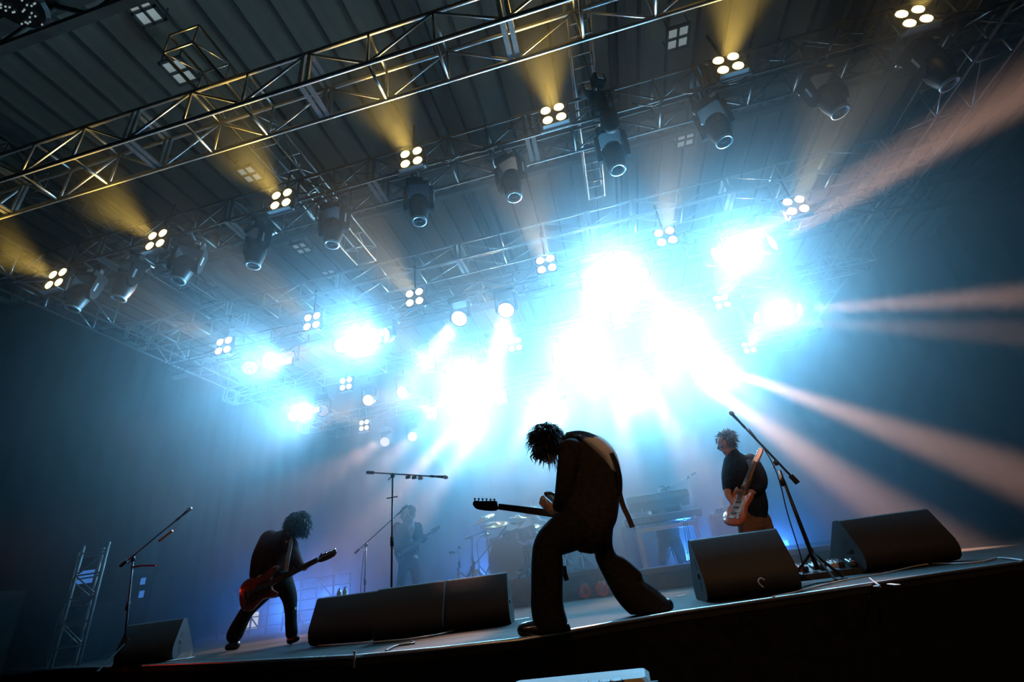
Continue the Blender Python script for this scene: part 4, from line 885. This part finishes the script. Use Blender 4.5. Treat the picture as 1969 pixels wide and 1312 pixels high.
def keyboard(name, label, cx, z, y, L, D, h_, tilt=0.0):
    T = thing(name, (cx, y, z), label, 'keyboard'); ay = np.array([0, math.cos(tilt), -math.sin(tilt)]); az = np.array([0, math.sin(tilt), math.cos(tilt)]); c = np.array([cx, y, z+h_/2])
    obj('case', MB().box(c, (L, D, h_), 0, .015, axes=(X_, ay, az)), blkm, T)
    obj('back_trim', MB().box(c-ay*(D/2)+az*(h_/2-.008), (L-.02, .01, .014), axes=(X_, ay, az)), lens_rim, T)
    nk_ = 35
    for k in range(nk_):
        kx = (k-(nk_-1)/2)*(L-.16)/nk_
        obj('white_key', MB().box(c+X_*kx+ay*(D*.26)+az*(h_/2+.008), ((L-.16)/nk_-.002, .14, .016), axes=(X_, ay, az)), ivory, T)
        if k % 7 not in (2, 6): obj('black_key', MB().box(c+X_*(kx+(L-.16)/nk_/2)+ay*(D*.19)+az*(h_/2+.022), (.011, .09, .014), axes=(X_, ay, az)), blk, T)
    for k in range(3): obj('socket', MB().lathe(c+X_*(-.2+.2*k)-ay*(D/2+.004), -ay, [(0, .015), (.008, .013)], 10), chrome, T)
    return T
kc = (P5(250, 520, KY)+P5(915, 450, KY))/2; zl = (lt[2]+rt[2])/2+.02
L_ = np.linalg.norm(P5(250, 520, KY)-P5(915, 450, KY))
keyboard('keyboard', 'lower stage keyboard on the stand in bright haze', kc[0], zl, KY, L_*.96, .34, .13)
kc = (P5(265, 380, KY)+P5(825, 290, KY))/2; keyboard('keyboard', 'upper tilted keyboard seen from behind above the lower one', kc[0], up+.02, KY+.12, L_*.80, .32, .14, .5)
for k, (x0, x1) in enumerate(((760, 830), (775, 880), (790, 900))):
    mb = MB(); a = P5(x0, 545, KY-.02); e = P5(x1, 870, KY-.1); e[2] = ZK+.015
    mb.tube(catmull([a, (a+e)/2+np.array([-.08, 0, -.35]), e+X_*(-.2)+Z_*.02, e], 5), .007, 6); tag(obj('cable', mb, cable_b, None, True), ['black cable hanging left of its neighbours under the keyboards', 'middle black cable hanging under the keyboards', 'right-hand black cable hanging under the keyboards'][k], 'cable', 'keyboard cables')
T = thing('tripod_stool', P5(655, 880, 10.7)*np.array([1, 1, 0])+Z_*ZK, 'small tripod stand between the legs of the keyboard player', 'stand')
tp = P5(650, 700, 10.7); obj('post', MB().tube([(tp[0], 10.7, ZK+.15), (tp[0], 10.7, tp[2])], .02, 8), blkm, T)
for k in range(3): a = k*2.094+.5; obj('leg', MB().tube([(tp[0], 10.7, ZK+.32), (tp[0]+math.cos(a)*.22, 10.7+math.sin(a)*.22, ZK+.01)], .013, 6), blkm, T)
bb = P5(890, 420, 9.6); simple_stand('tall thin boom stand with its arm raised above the keyboards', P5(940, 860, 9.6), ZK, P5(810, 165, 9.6)*np.array([0, 1, 1])+np.array([P5(870, 400, 9.6)[0], 0, 0]), (P5(845, 140, 9.6), P5(640, 245, 9.6)), True, 'microphone on the raised boom above the keyboards', steel)
AY = 9.3
a0, a1 = P5(955, 480, AY), P5(1240, 450, AY); ax0, ax1 = a0[0]+.04, a1[0]; zt = (a0[2]+a1[2])/2+.02
T = thing('amplifier_cabinet', ((ax0+ax1)/2, AY+.2, ZK), 'black guitar amplifier cabinet between the keyboards and the right guitarist', 'amplifier')
obj('cabinet', MB().box(((ax0+ax1)/2, AY+.2, (zt+ZK)/2), (ax1-ax0, .38, zt-ZK-.02), 0, .02), amp_m, T)
obj('grille_cloth', MB().box(((ax0+ax1)/2, AY-.0, (zt+ZK)/2), (ax1-ax0-.08, .03, zt-ZK-.12)), grille_m, T)
for i in (-1, 1):
    for j in (-1, 1): obj('corner', MB().box(((ax0+ax1)/2+i*((ax1-ax0)/2-.02), AY+.02, (zt+ZK)/2+j*((zt-ZK)/2-.035)), (.05, .05, .05), 0, .01), blk, T)
obj('badge', MB().box((ax1-.14, AY-.02, zt-.42), (.14, .012, .04), 0, .004), lens_rim, T)
T = thing('guitar_amplifier', ((ax0+ax1)/2+.05, AY+.2, zt), 'slim amplifier head lying on top of the black cabinet', 'amplifier')
obj('chassis', MB().box(((ax0+ax1)/2+.05, AY+.2, zt+.03), (.34, .26, .06), 0, .012), amp_m, T)
for k in range(4): obj('knob', MB().lathe(((ax0+ax1)/2-.06+.07*k, AY+.06, zt+.03), (0, -1, 0), [(0, .012), (.015, .010)], 8), chrome, T)
def bottle(label, p, h_=.22, r=.034):
    p = V3(p); T = thing('water_bottle', p, label, 'bottle', 'water bottles')
    obj('body', MB().lathe(p, Z_, [(0.001, r*.8), (.006, r), (h_*.62, r), (h_*.78, r*.7), (h_*.86, r*.38), (h_*.93, r*.38)], 14), bottle_m, T, True)
    obj('label_band', MB().lathe(p, Z_, [(h_*.22, r*1.02), (h_*.50, r*1.02)], 14), label_m, T, True); obj('cap', MB().lathe(p, Z_, [(h_*.92, r*.45), (h_, r*.45)], 10), label_m, T)
bp = P5(1090, 390, AY+.2); bottle('clear bottle standing on the amplifier head', (bp[0], AY+.2, zt+.061), .24, .04)
bp = P6(243, 950, 8.62); bottle('pale bottle standing on the drum riser left of the bass drum', (bp[0], 8.62, .401), .24, .04)
# side amplifier stack left of keyboards, pale in haze
p0, p1 = P5(170, 590, 10.6), P5(360, 900, 10.6)
T = thing('speaker_cabinet', ((p0[0]+p1[0])/2, 10.8, ZK), 'pale hazy side fill cabinet behind the hips of the bent-over guitarist', 'speaker')
hx = abs(p1[0]-p0[0]); zc = (p0[2]-ZK)
obj('cabinet', MB().box((-.20+hx/2+.1, 10.85, ZK+zc/2), (hx*.9, .4, zc), 0, .02), amp_m, T); obj('grille', MB().box((-.20+hx/2+.1, 10.64, ZK+zc/2), (hx*.8, .03, zc*.88)), grille_m, T)

# ------------------------------------------------------------------ floor monitors
WP = [(-.30, 0), (.17, 0), (.235, .012), (.275, .042), (.297, .085), (.302, .13), (.292, .175), (.150, .425), (.135, .437), (.115, .44), (.05, .44), (.03, .43), (-.285, .10), (-.30, .08)]
def wedge(label, c, rz, w, s=1.0):
    c = np.array([c[0], c[1], 0.0]); nrmv = np.array([math.sin(rz), -math.cos(rz), 0]); sx = np.array([math.cos(rz), math.sin(rz), 0])
    T = thing('floor_monitor', c, label, 'speaker', 'stage monitor wedges')
    prof = [(a*s, max(.004, b*s+.004)) for a, b in WP]
    cb = obj('cabinet', MB().prism(prof, c, nrmv, Z_, sx, -w/2+.02, w/2-.02), wedge_m, T); smooth_auto(cb, 35)
    inner = [(a*.985+.001, b*.985+.002) for a, b in prof]
    for sg in (-1, 1):
        e = obj('end_panel', MB().prism(prof, c+sx*sg*(w/2-.010), nrmv, Z_, sx, -.010, .010), wedge_m, T); smooth_auto(e, 35)
        for (zc_, hh) in ((.235, 1), (.135, -1)):
            hp = [(-.045, 0), (.045, 0), (.040, .03*hh), (.015, .062*hh), (-.015, .062*hh), (-.040, .03*hh)]
            hp = hp if hh*sg > 0 else hp[::-1]
            obj('handle_recess', MB().prism([(a*s+.10*s, b*s+zc_*s) for a, b in hp], c+sx*sg*(w/2+.0012), nrmv, Z_, sx, -.001, .001), rubber, e)
        obj('handle_bar', MB().box(c+sx*sg*(w/2+.004)+nrmv*.10*s+Z_*.185*s, (.012, .105*s, .030), axes=(sx, nrmv, Z_)), wedge_m, e)
    gp = np.array([-.12, .25]); obj('grille', MB().box(c+nrmv*(-.125*s)+Z_*.262*s, (w-.06, .44*s, .012), axes=(sx, nrm(nrmv*.325+Z_*.345), nrm(-nrmv*.345+Z_*.325))), grille_m, T)
    for sg in (-1, 1): obj('rubber_foot', MB().box(c+sx*sg*(w/2-.1)+nrmv*.08+Z_*.004, (.05, .05, .008), rz), rubber, T)
    return T
q = atz(648, 1240, 0); wedge('leftmost of three black floor monitors in a row left of the bent-over guitarist', q+np.array([.0, .30, 0]), .12, .70)
q = atz(772, 1231, 0); wedge('middle black floor monitor of the three in a row', q+np.array([.02, .30, 0]), .10, .68)
q = atz(902, 1213, 0); wedge('rightmost of the three monitors in a row, beside the front shoe', q+np.array([0, .30, 0]), .16, .68, 1.0)
q = atz(1450, 1149, 0); wedge('black floor monitor in front of the right guitarist', q+np.array([.0, .30, 0]), .05, .76, 1.12)
q = atz(1752, 1092, 0); wedge('large black floor monitor near the right edge with a handle in its side', q+np.array([0, .32, 0]), .16, .98, 1.2)
q = floor_w(262, 5.6); wedge('dark floor monitor at the far left beside the boom stand', q+np.array([-.05, .28, 0]), .40, .62, 1.0)
# bottles by the left monitor on a low flight case
q = aty(650, 1158, 6.3); qz = .50
T = thing('flight_case', (q[0]+.1, 6.35, 0), 'low black flight case behind the leftmost monitor carrying two bottles', 'case')
zz = aty(652, 1157, 6.3)[2]
obj('box', MB().box((q[0]+.1, 6.35, zz/2), (.5, .35, zz), 0, .01), case_m, T)
for i in (-1, 1): obj('edge_trim', MB().box((q[0]+.1+i*.25, 6.175, zz/2), (.02, .02, zz)), alu, T)
obj('latch', MB().box((q[0]+.1, 6.17, zz*.7), (.06, .012, .05)), steel, T)
bottle('left of two water bottles behind the leftmost monitor', (aty(652, 1157, 6.3)[0], 6.3, zz), .155, .034)
bottle('right of two water bottles behind the leftmost monitor', (aty(663, 1157, 6.3)[0], 6.3, zz), .165, .034)

# ------------------------------------------------------------------ front microphone stands
def mic_front(label, mlabel, base, top, b0, b1, extra=None, **kw):
    return simple_stand(label, base, 0.0, top, (b0, b1), True, mlabel, **kw)
YM = 5.65
T = mic_front('tall straight stand with horizontal boom behind the row of three monitors', 'vocal microphone at the right end of the horizontal boom', aty(752, 1160, YM), aty(755, 915, YM), aty(712, 909, YM), aty(828, 916, YM), mat_=blkm, legs=0)
for k in range(3): obj('clip_on_pedal', MB().box(aty(785+k*12, 918+k*.6, YM), (.06, .03, .035)), [blk, blk, paper][k], T)
obj('cable_clip', MB().box(aty(754, 957, YM), (.14, .02, .012), 0), blk, T)
YM2 = 7.6
mic_front('short rear stand with a diagonal boom left of the rear guitarist', 'pale microphone in front of the rear guitarist', aty(700, 1150, YM2), aty(704, 1048, YM2), aty(687, 1060, YM2), aty(764, 990, YM2), legs=0)
q = floor_w(232, 5.6); YL = q[1]
T = mic_front('red-lit boom stand at the far left with an orange strip', 'microphone at the raised tip of the far left boom', q, aty(256, 1076, YL), aty(238, 1084, YL), aty(340, 1000, YL), legs=3)
d = nrm(aty(332, 1022, YL)-aty(306, 1040, YL)); obj('orange_strip', MB().tube([aty(306, 1041, YL-.05), aty(332, 1021, YL-.05)], .016, 8), orange_t, T)
obj('side_arm', MB().tube([aty(252, 1092, YL), aty(272, 1088, YL), aty(300, 1088, YL)], .012, 6), red_m, T)
YR2 = 5.75
q = atz(1568, 1100, 0)
T = mic_front('heavy leaning boom stand beside the right guitarist', 'microphone at the top of the leaning boom', aty(1576, 1104, YR2), aty(1492, 890, YR2), aty(1527, 922, YR2), aty(1432, 822, YR2), legs=3, rr=.017)
for o in T.children:
    if o.name.startswith('pole'):
        me = MB(); me.tube([aty(1572, 1095, YR2), aty(1499, 905, YR2)], [.022, .016], 10); o.data = me.mesh('pole', True); o.data.materials.append(blkm)
    if o.name.startswith('clutch'):
        me = MB(); me.tube([aty(1508, 935, YR2), aty(1502, 918, YR2)], .026, 10); o.data = me.mesh('clutch', True); o.data.materials.append(rubber)
mb = MB(); mb.tube(catmull([aty(1440, 825, YR2-.03), aty(1470, 865, YR2-.03), aty(1487, 895, YR2-.04), aty(1500, 930, YR2-.04), aty(1515, 990, YR2-.04), aty(1541, 1075, YR2-.04), atz(1545, 1112, .012)], 5), .006, 6)
tag(obj('microphone_cable', mb, cable_b, None, True), 'black cable hanging from the leaning boom stand to the floor', 'cable')
# stand cable on the rear left stand
mb = MB(); mb.tube(catmull([aty(700, 1060, YM2-.04), aty(695, 1110, YM2-.05), aty(692, 1165, YM2-.05)], 5), .006, 6); tag(obj('microphone_cable', mb, cable_b, None, True), 'thin cable hanging beside the short rear stand', 'cable')

# ------------------------------------------------------------------ pedalboard, pedals, cables and tape on the deck
YP = 6.35
pb0, pb1 = aty(1528, 1085, YP), aty(1660, 1066, YP)
T = thing('pedalboard', ((pb0[0]+pb1[0])/2, YP, 0), 'long black pedalboard behind the leaning stand, between two monitors', 'pedalboard')
cx = (pb0[0]+pb1[0])/2; Lp = pb1[0]-pb0[0]+.15; ty = math.radians(16); ayp = np.array([0, math.cos(ty), math.sin(ty)]); azp = np.array([0, -math.sin(ty), math.cos(ty)])
obj('board', MB().box((cx, YP, .07), (Lp, .36, .03), axes=(X_, ayp, azp)), blkm, T); obj('front_panel', MB().box((cx, YP-.175, .03), (Lp, .02, .055)), blk, T)
rnd = random.Random(77); pcols = [red_m, blk, steel, drum_shell, guard, blk, steel, red_m, chrome]
for k in range(9):
    px_ = cx+(k-4)*Lp/9.3; c = np.array([px_, YP+(.03 if k % 2 else -.05), .085+.012])+azp*.02
    Q = thing('effect_pedal', c, f'{ORD[k]} effect pedal from the left on the long pedalboard', 'pedal', 'effect pedals')
    obj('enclosure', MB().box(c, (.075, .125, .05), 0, .008, axes=(X_, ayp, azp)), pcols[k], Q)
    for i in (-1, 1): obj('knob', MB().lathe(c+X_*i*.02+ayp*.035+azp*.025, azp, [(0, .009), (.014, .008)], 8), chrome, Q)
    obj('footswitch', MB().lathe(c-ayp*.035+azp*.025, azp, [(0, .008), (.012, .008)], 8), chrome, Q)
    obj('status_lamp', MB().ell(c+azp*.028, X_*.004, Y_*.004, Z_*.004, 6, 4), L_led if k % 3 == 0 else red_m, Q)
def cable(label, pts, r, material, zoff=None):
    q = [atz(x, y, r+.003) if z is None else aty(x, y, z) for (x, y, z) in pts]
    mb = MB(); mb.tube(catmull(q, 6), r, 6); return tag(obj('floor_cable', mb, material, None, True), label, 'cable', 'cables on the deck')
cable('pale cable running along the front of the three monitors', [(612, 1242, None), (680, 1238, None), (745, 1233, None), (790, 1229, None), (850, 1219, None), (885, 1209, None)], .008, cable_w)
cable('short looped cable hanging over the stage edge below the three monitors', [(742, 1252, None), (760, 1243, None), (785, 1239, None), (797, 1236, None), (790, 1233, None)], .008, cable_b)
cable('long dark cable from the right monitor along the deck past the leaning stand', [(1486, 1148, None), (1530, 1139, None), (1580, 1126, None), (1640, 1113, None), (1700, 1103, None), (1760, 1089, None), (1785, 1085, None)], .007, cable_w)
cable('second dark cable beside the long one below the leaning stand', [(1538, 1131, None), (1570, 1122, None), (1600, 1118, None), (1630, 1112, None)], .006, cable_b)
cable('pale cable trailing off the right side of the deck', [(1790, 1084, None), (1840, 1084, None), (1890, 1080, None), (1920, 1073, None), (1969, 1078, None)], .008, cable_w)
eY = atz(1672, 1122, 0)[1]-.05
cable('reddish cable dropping over the stage edge at the right', [(1672, 1112, None), (1682, 1120, None), (1692, 1128, None), (1680, 1129, eY), (1671, 1149, eY)], .007, cable_w)
YQ = 4.62
cable('pale cable looping up the back of the right guitarist monitor', [(1468, 1130, YQ), (1461, 1124, YQ-.01), (1458, 1117, YQ), (1463, 1112, YQ), (1470, 1116, YQ)], .006, cable_w)
def tape(label, a, b, w=.05):
    a, b = atz(*a, .0), atz(*b, .0); d = nrm(b-a); mb = MB(); mb.box((a+b)/2+Z_*.003, (np.linalg.norm(b-a), w, .004), math.atan2(d[1], d[0])); tag(obj('marking_tape', mb, tape_w), label, 'tape', 'white tape marks')
tape('short white tape mark on the deck left of the right monitor', (1302, 1148), (1318, 1145), .04)
tape('white tape strip on the deck between monitor and front shoe', (972, 1196), (1018, 1189), .10)
tape('small white tape scrap near the stage edge at the right', (1709, 1124), (1728, 1126), .03)
q = floor_w(347, 5.7); T = thing('set_list', q, 'folded white paper lying on the deck beside the far left monitor', 'paper')
mb = MB(); mb.box(q+Z_*.006, (.24, .16, .006), .3); obj('sheet', mb, paper, T)
mb = MB(); mb.add([q+np.array([-.06, 0, .008]), q+np.array([.10, .03, .008]), q+np.array([.09, .07, .07]), q+np.array([-.05, .05, .07])], [(0, 1, 2, 3)]); o = obj('fold', mb, paper, T); sm = o.modifiers.new('s', 'SOLIDIFY'); sm.thickness = .004
# small bright joint tab on the stage front
mb = MB(); q = aty(682, 1270, atz(682, 1262, 0)[1]-.035); mb.box(q-Z_*.0, (.012, .012, .09)); mb.box(q+Z_*.05, (.02, .014, .012)); tag(obj('edge_bolt', mb, alu), 'short bright metal pin on the stage front below the leftmost monitor', 'pin')

# ------------------------------------------------------------------ left wing: scaffold tower, road cases, barrier
YT = 7.2
tower_m = mat('dull grey aluminium', (.16, .16, .15), .5, .5, .2, 20)
def tower():
    f0, f1 = aty(140, 1130, YT), aty(188, 1130, YT); wd = f1[0]-f0[0]; zt_ = aty(184, 1047, YT)[2]
    T = thing('scaffold_tower', ((f0[0]+f1[0])/2, YT+.3, 0), 'aluminium lattice tower standing in the dark left wing', 'tower')
    L4 = [(f0[0], YT), (f1[0], YT), (f0[0]-.62, YT+wd*.8), (f1[0]-.62, YT+wd*.8)]
    for k, (x, y) in enumerate(L4): obj('leg', MB().tube([(x, y, 0), (x, y, zt_)], .026, 8), tower_m, T, True)
    for k in range(8):
        z = zt_-.12-k*.36
        if z < .05: break
        for (i, j) in ((0, 1), (2, 3), (0, 2), (1, 3)):
            a, b = L4[i], L4[j]; obj('rung', MB().tube([(*a, z), (*b, z)], .014, 6), tower_m, T, True)
            if z-.34 > 0: obj('diagonal', MB().tube([(*(a if k % 2 else b), z), (*(b if k % 2 else a), z-.34)], .011, 6), tower_m, T, True)
tower()
def case(label, px, py, Y, w, d, z0, z1):
    p = aty(px, py, Y); T = thing('road_case', (p[0], Y+d/2, z0), label, 'case'); zc_ = (z0+z1)/2
    obj('box', MB().box((p[0], Y+d/2, zc_), (w, d, z1-z0), 0, .01), case_m, T)
    for i in (-1, 1):
        obj('edge_trim', MB().box((p[0]+i*w/2, Y, zc_), (.03, .03, z1-z0)), alu, T)
        obj('edge_trim', MB().box((p[0], Y, zc_+i*((z1-z0)/2-.015)), (w, .03, .03)), alu, T)
    obj('edge_trim', MB().box((p[0], Y-.002, zc_+.12), (w, .02, .03)), alu, T); obj('handle', MB().box((p[0]+w*.3, Y-.02, zc_-.1), (.12, .03, .05)), steel, T)
case('black road case with metal edges at the far left edge', -70, 1140, 6.6, 1.0, .6, 0, 1.25)
case('smaller dark case behind the lattice tower', 150, 1150, 8.6, .7, .5, 0, 1.0)
p = aty(165, 1110, 9.2); T = thing('monitor_screen', (p[0], 9.2, 0), 'blue-lit screen on a pole behind the lattice tower', 'screen')
obj('panel', MB().box((p[0], 9.2, p[2]), (.42, .04, .30), .2), blk, T); obj('display', MB().box((p[0], 9.175, p[2]), (.38, .01, .26), .2), mat('dim blue screen', (.05, .2, .6), .3, emit=(.08, .28, .9), estr=.55), T); obj('pole', MB().tube([(p[0], 9.22, 0), (p[0], 9.22, p[2]-.15)], .02, 8), blkm, T)
p = aty(273, 1125, 8.6); T = thing('equipment_rack', (p[0], 8.8, 0), 'dark rack with two blue displays right of the far left boom stand', 'rack')
obj('frame', MB().box((p[0], 8.85, p[2]/2+.1), (.5, .45, p[2]+.2), 0, .01), case_m, T)
for k, yy in enumerate((1118, 1143)): q = aty(274-k*3, yy, 8.6); obj('display', MB().box((q[0], 8.61, q[2]), (.09, .02, .12), .1), MATS['dim blue screen'], T)
# crowd barrier frame behind the bassist
YF = 11.4
T = thing('crowd_barrier', (aty(545, 1190, YF)[0], YF, 0), 'dark steel railing behind the bass player against blue light', 'railing')
xa, xb = aty(425, 1180, YF)[0], aty(672, 1160, YF)[0]; ztop = 1.05
for k in range(9): x = xa+(xb-xa)*k/8; obj('post', MB().tube([(x, YF, 0), (x, YF, ztop)], .022, 6), blkm, T)
for k in range(5): obj('rail', MB().tube([(xa, YF, .15+k*.22), (xb, YF, .15+k*.22)], .014, 6), blkm, T)
for k in range(3): x = xa+(xb-xa)*(k*2.7+.5)/8; obj('brace', MB().tube([(x, YF, ztop), (x+.9, YF, .1)], .016, 6), blkm, T)
# lit window low in the back
q = aty(482, 1194, 12.6); T = thing('lit_window', (q[0], 12.6, 0), 'small pale yellow lit window low behind the bass player', 'window')
obj('frame', MB().box((q[0], 12.64, q[2]), (.50, .05, .46)), blkm, T)
for i in (-1, 1): obj('pane', MB().box((q[0]+i*.115, 12.61, q[2]), (.20, .02, .38)), L_win, T)
obj('post', MB().box((q[0], 12.66, (q[2]-.2)/2), (.2, .05, max(.02, q[2]-.2))), blkm, T)
# blue uplights upstage, real lamps with lenses
def flood(label, px, py, Y, tgt, power, zf=0.0, s=1.0):
    p = aty(px, py, Y); p[2] = max(zf+.14, min(p[2], zf+.4)); d = nrm(V3(tgt)-p); T = thing('flood_light', (p[0], p[1], zf), label, 'stage light', 'blue floor floods'); a, b = frame(d)
    obj('housing', MB().box(p-d*.08*s, (.34*s, .16*s, .20*s), 0, .02, axes=(a, d, np.cross(a, d))), blkm, T); obj('lens', MB().box(p+d*.002, (.30*s, .02*s, .16*s), axes=(a, d, np.cross(a, d))), L_blue, T)
    obj('bracket', MB().tube([p-d*.08+a*.18*s, (p[0], p[1], zf+.01), p-d*.08-a*.18*s], .010, 6), blkm, T)
    spot('blue_flood_beam', p+d*.05, p+d*3, power, (.04, .24, 1.0), 90, 1.0, .12)
flood('blue floor flood behind the railing at the left', 560, 1160, 13.2, (-7.0, 7.0, 1.5), 260)
flood('blue floor flood upstage left of the rear guitarist', 640, 1140, 13.0, (-5.0, 7.0, 1.4), 260)
flood('blue floor flood upstage behind the drum kit', 940, 1100, 12.2, (-2.0, 7.0, 1.6), 240)
flood('blue floor flood upstage behind the keyboards', 1330, 1070, 12.6, (1.0, 7.0, 1.3), 200)
flood('blue floor flood upstage right of the amplifier', 1500, 1040, 12.6, (2.6, 7.0, 1.2), 140)
# row of tiny blue indicator lamps on a low rack at the right
YI = 11.5
q0, q1 = aty(1540, 1062, YI), aty(1626, 1046, YI); T = thing('patch_rack', ((q0[0]+q1[0])/2, YI+.2, 0), 'low rack with a row of tiny blue lamps behind the leaning stand', 'rack')
obj('body', MB().box(((q0[0]+q1[0])/2, YI+.22, (q0[2]+.15)/2), (q1[0]-q0[0]+.3, .4, q0[2]+.15), 0, .01), case_m, T)
for x in (1542, 1548, 1560, 1566, 1579, 1585, 1604, 1623):
    q = aty(x, 1061-(x-1542)*.165, YI); obj('lamp', MB().ell(q, X_*.022, Y_*.02, Z_*.022, 8, 6), L_led, T)
# pit: lit equipment lid at the bottom edge
q = aty(1228, 1300, 1.15)
case_lid = mat('dull metal lid', (.10, .085, .07), .6, .0, .2, 20)
T = thing('equipment_case', (q[0]-.08, 1.2, -1.25), 'amber-lit metal case lid at the bottom edge below the stage', 'case')
dx = nrm(aty(1250, 1288, 1.15)-aty(1120, 1307, 1.15))
obj('lid', MB().box(q+np.array([-.13, .06, -.02]), (.30, .12, .03), .0, .008), case_lid, T); obj('body', MB().box((q[0]-.13, 1.22, (q[2]-.04-1.25)/2), (.28, .11, q[2]-.04+1.25)), case_m, T)
for k in range(10): obj('vent_slot', MB().box(q+np.array([-.24+.022*k, .0, -.004]), (.014, .03, .004)), blk, T)
obj('latch', MB().box(q+np.array([.02, -.018, -.018]), (.03, .012, .02)), chrome, T)
point('pit_work_light', (q[0]-.25, .95, q[2]+.25), 5.0, (1.0, .50, .12), .05)
# mirrored hall lamp cropped at the top left corner
q = atz(30, 2, 8.2); T = thing('hall_lamp', q, 'sparkling round hall lamp cut off at the top left corner', 'lamp')
obj('dish', MB().lathe(q, Z_, [(-.05, .32), (.0, .36), (.10, .30), (.16, .08)], 20), blkm, T)
rnd = random.Random(4)
for k in range(40): a, r = rnd.uniform(0, 6.28), .32*math.sqrt(rnd.random()); obj('crystal', MB().ell(q+np.array([math.cos(a)*r, math.sin(a)*r, -.07]), X_*.012, Y_*.012, Z_*.02, 6, 4), L_sky, T)
obj('rod', MB().tube([q+Z_*.12, (q[0], q[1], ZR)], .012, 6), blkm, T)

# ------------------------------------------------------------------ haze over the stage (real scattering volume)
def haze():
    M = bpy.data.materials.new('stage haze'); M.use_nodes = True; nt = M.node_tree; nt.nodes.clear()
    out = nt.nodes.new('ShaderNodeOutputMaterial'); v = nt.nodes.new('ShaderNodeVolumeScatter')
    v.inputs['Color'].default_value = (0.92, 0.96, 1, 1); v.inputs['Density'].default_value = HAZE_DENSITY; v.inputs['Anisotropy'].default_value = HAZE_G
    nt.links.new(v.outputs[0], out.inputs['Volume'])
    poly = [(6.3, .02), (4.4, 2.9), (3.9, 5.2), (2.8, 7.0), (2.8, 8.8), (16.0, 8.8), (16.0, .02)]
    mb = MB(); mb.prism([(y, z) for y, z in poly[::-1]], (0, 0, 0), Y_, Z_, X_, -10.0, 8.2)
    o = obj('stage_haze', mb, M); o['kind'] = 'stuff'; o['label'] = 'blue white theatrical haze hanging over the whole stage'; o['category'] = 'haze'
haze()
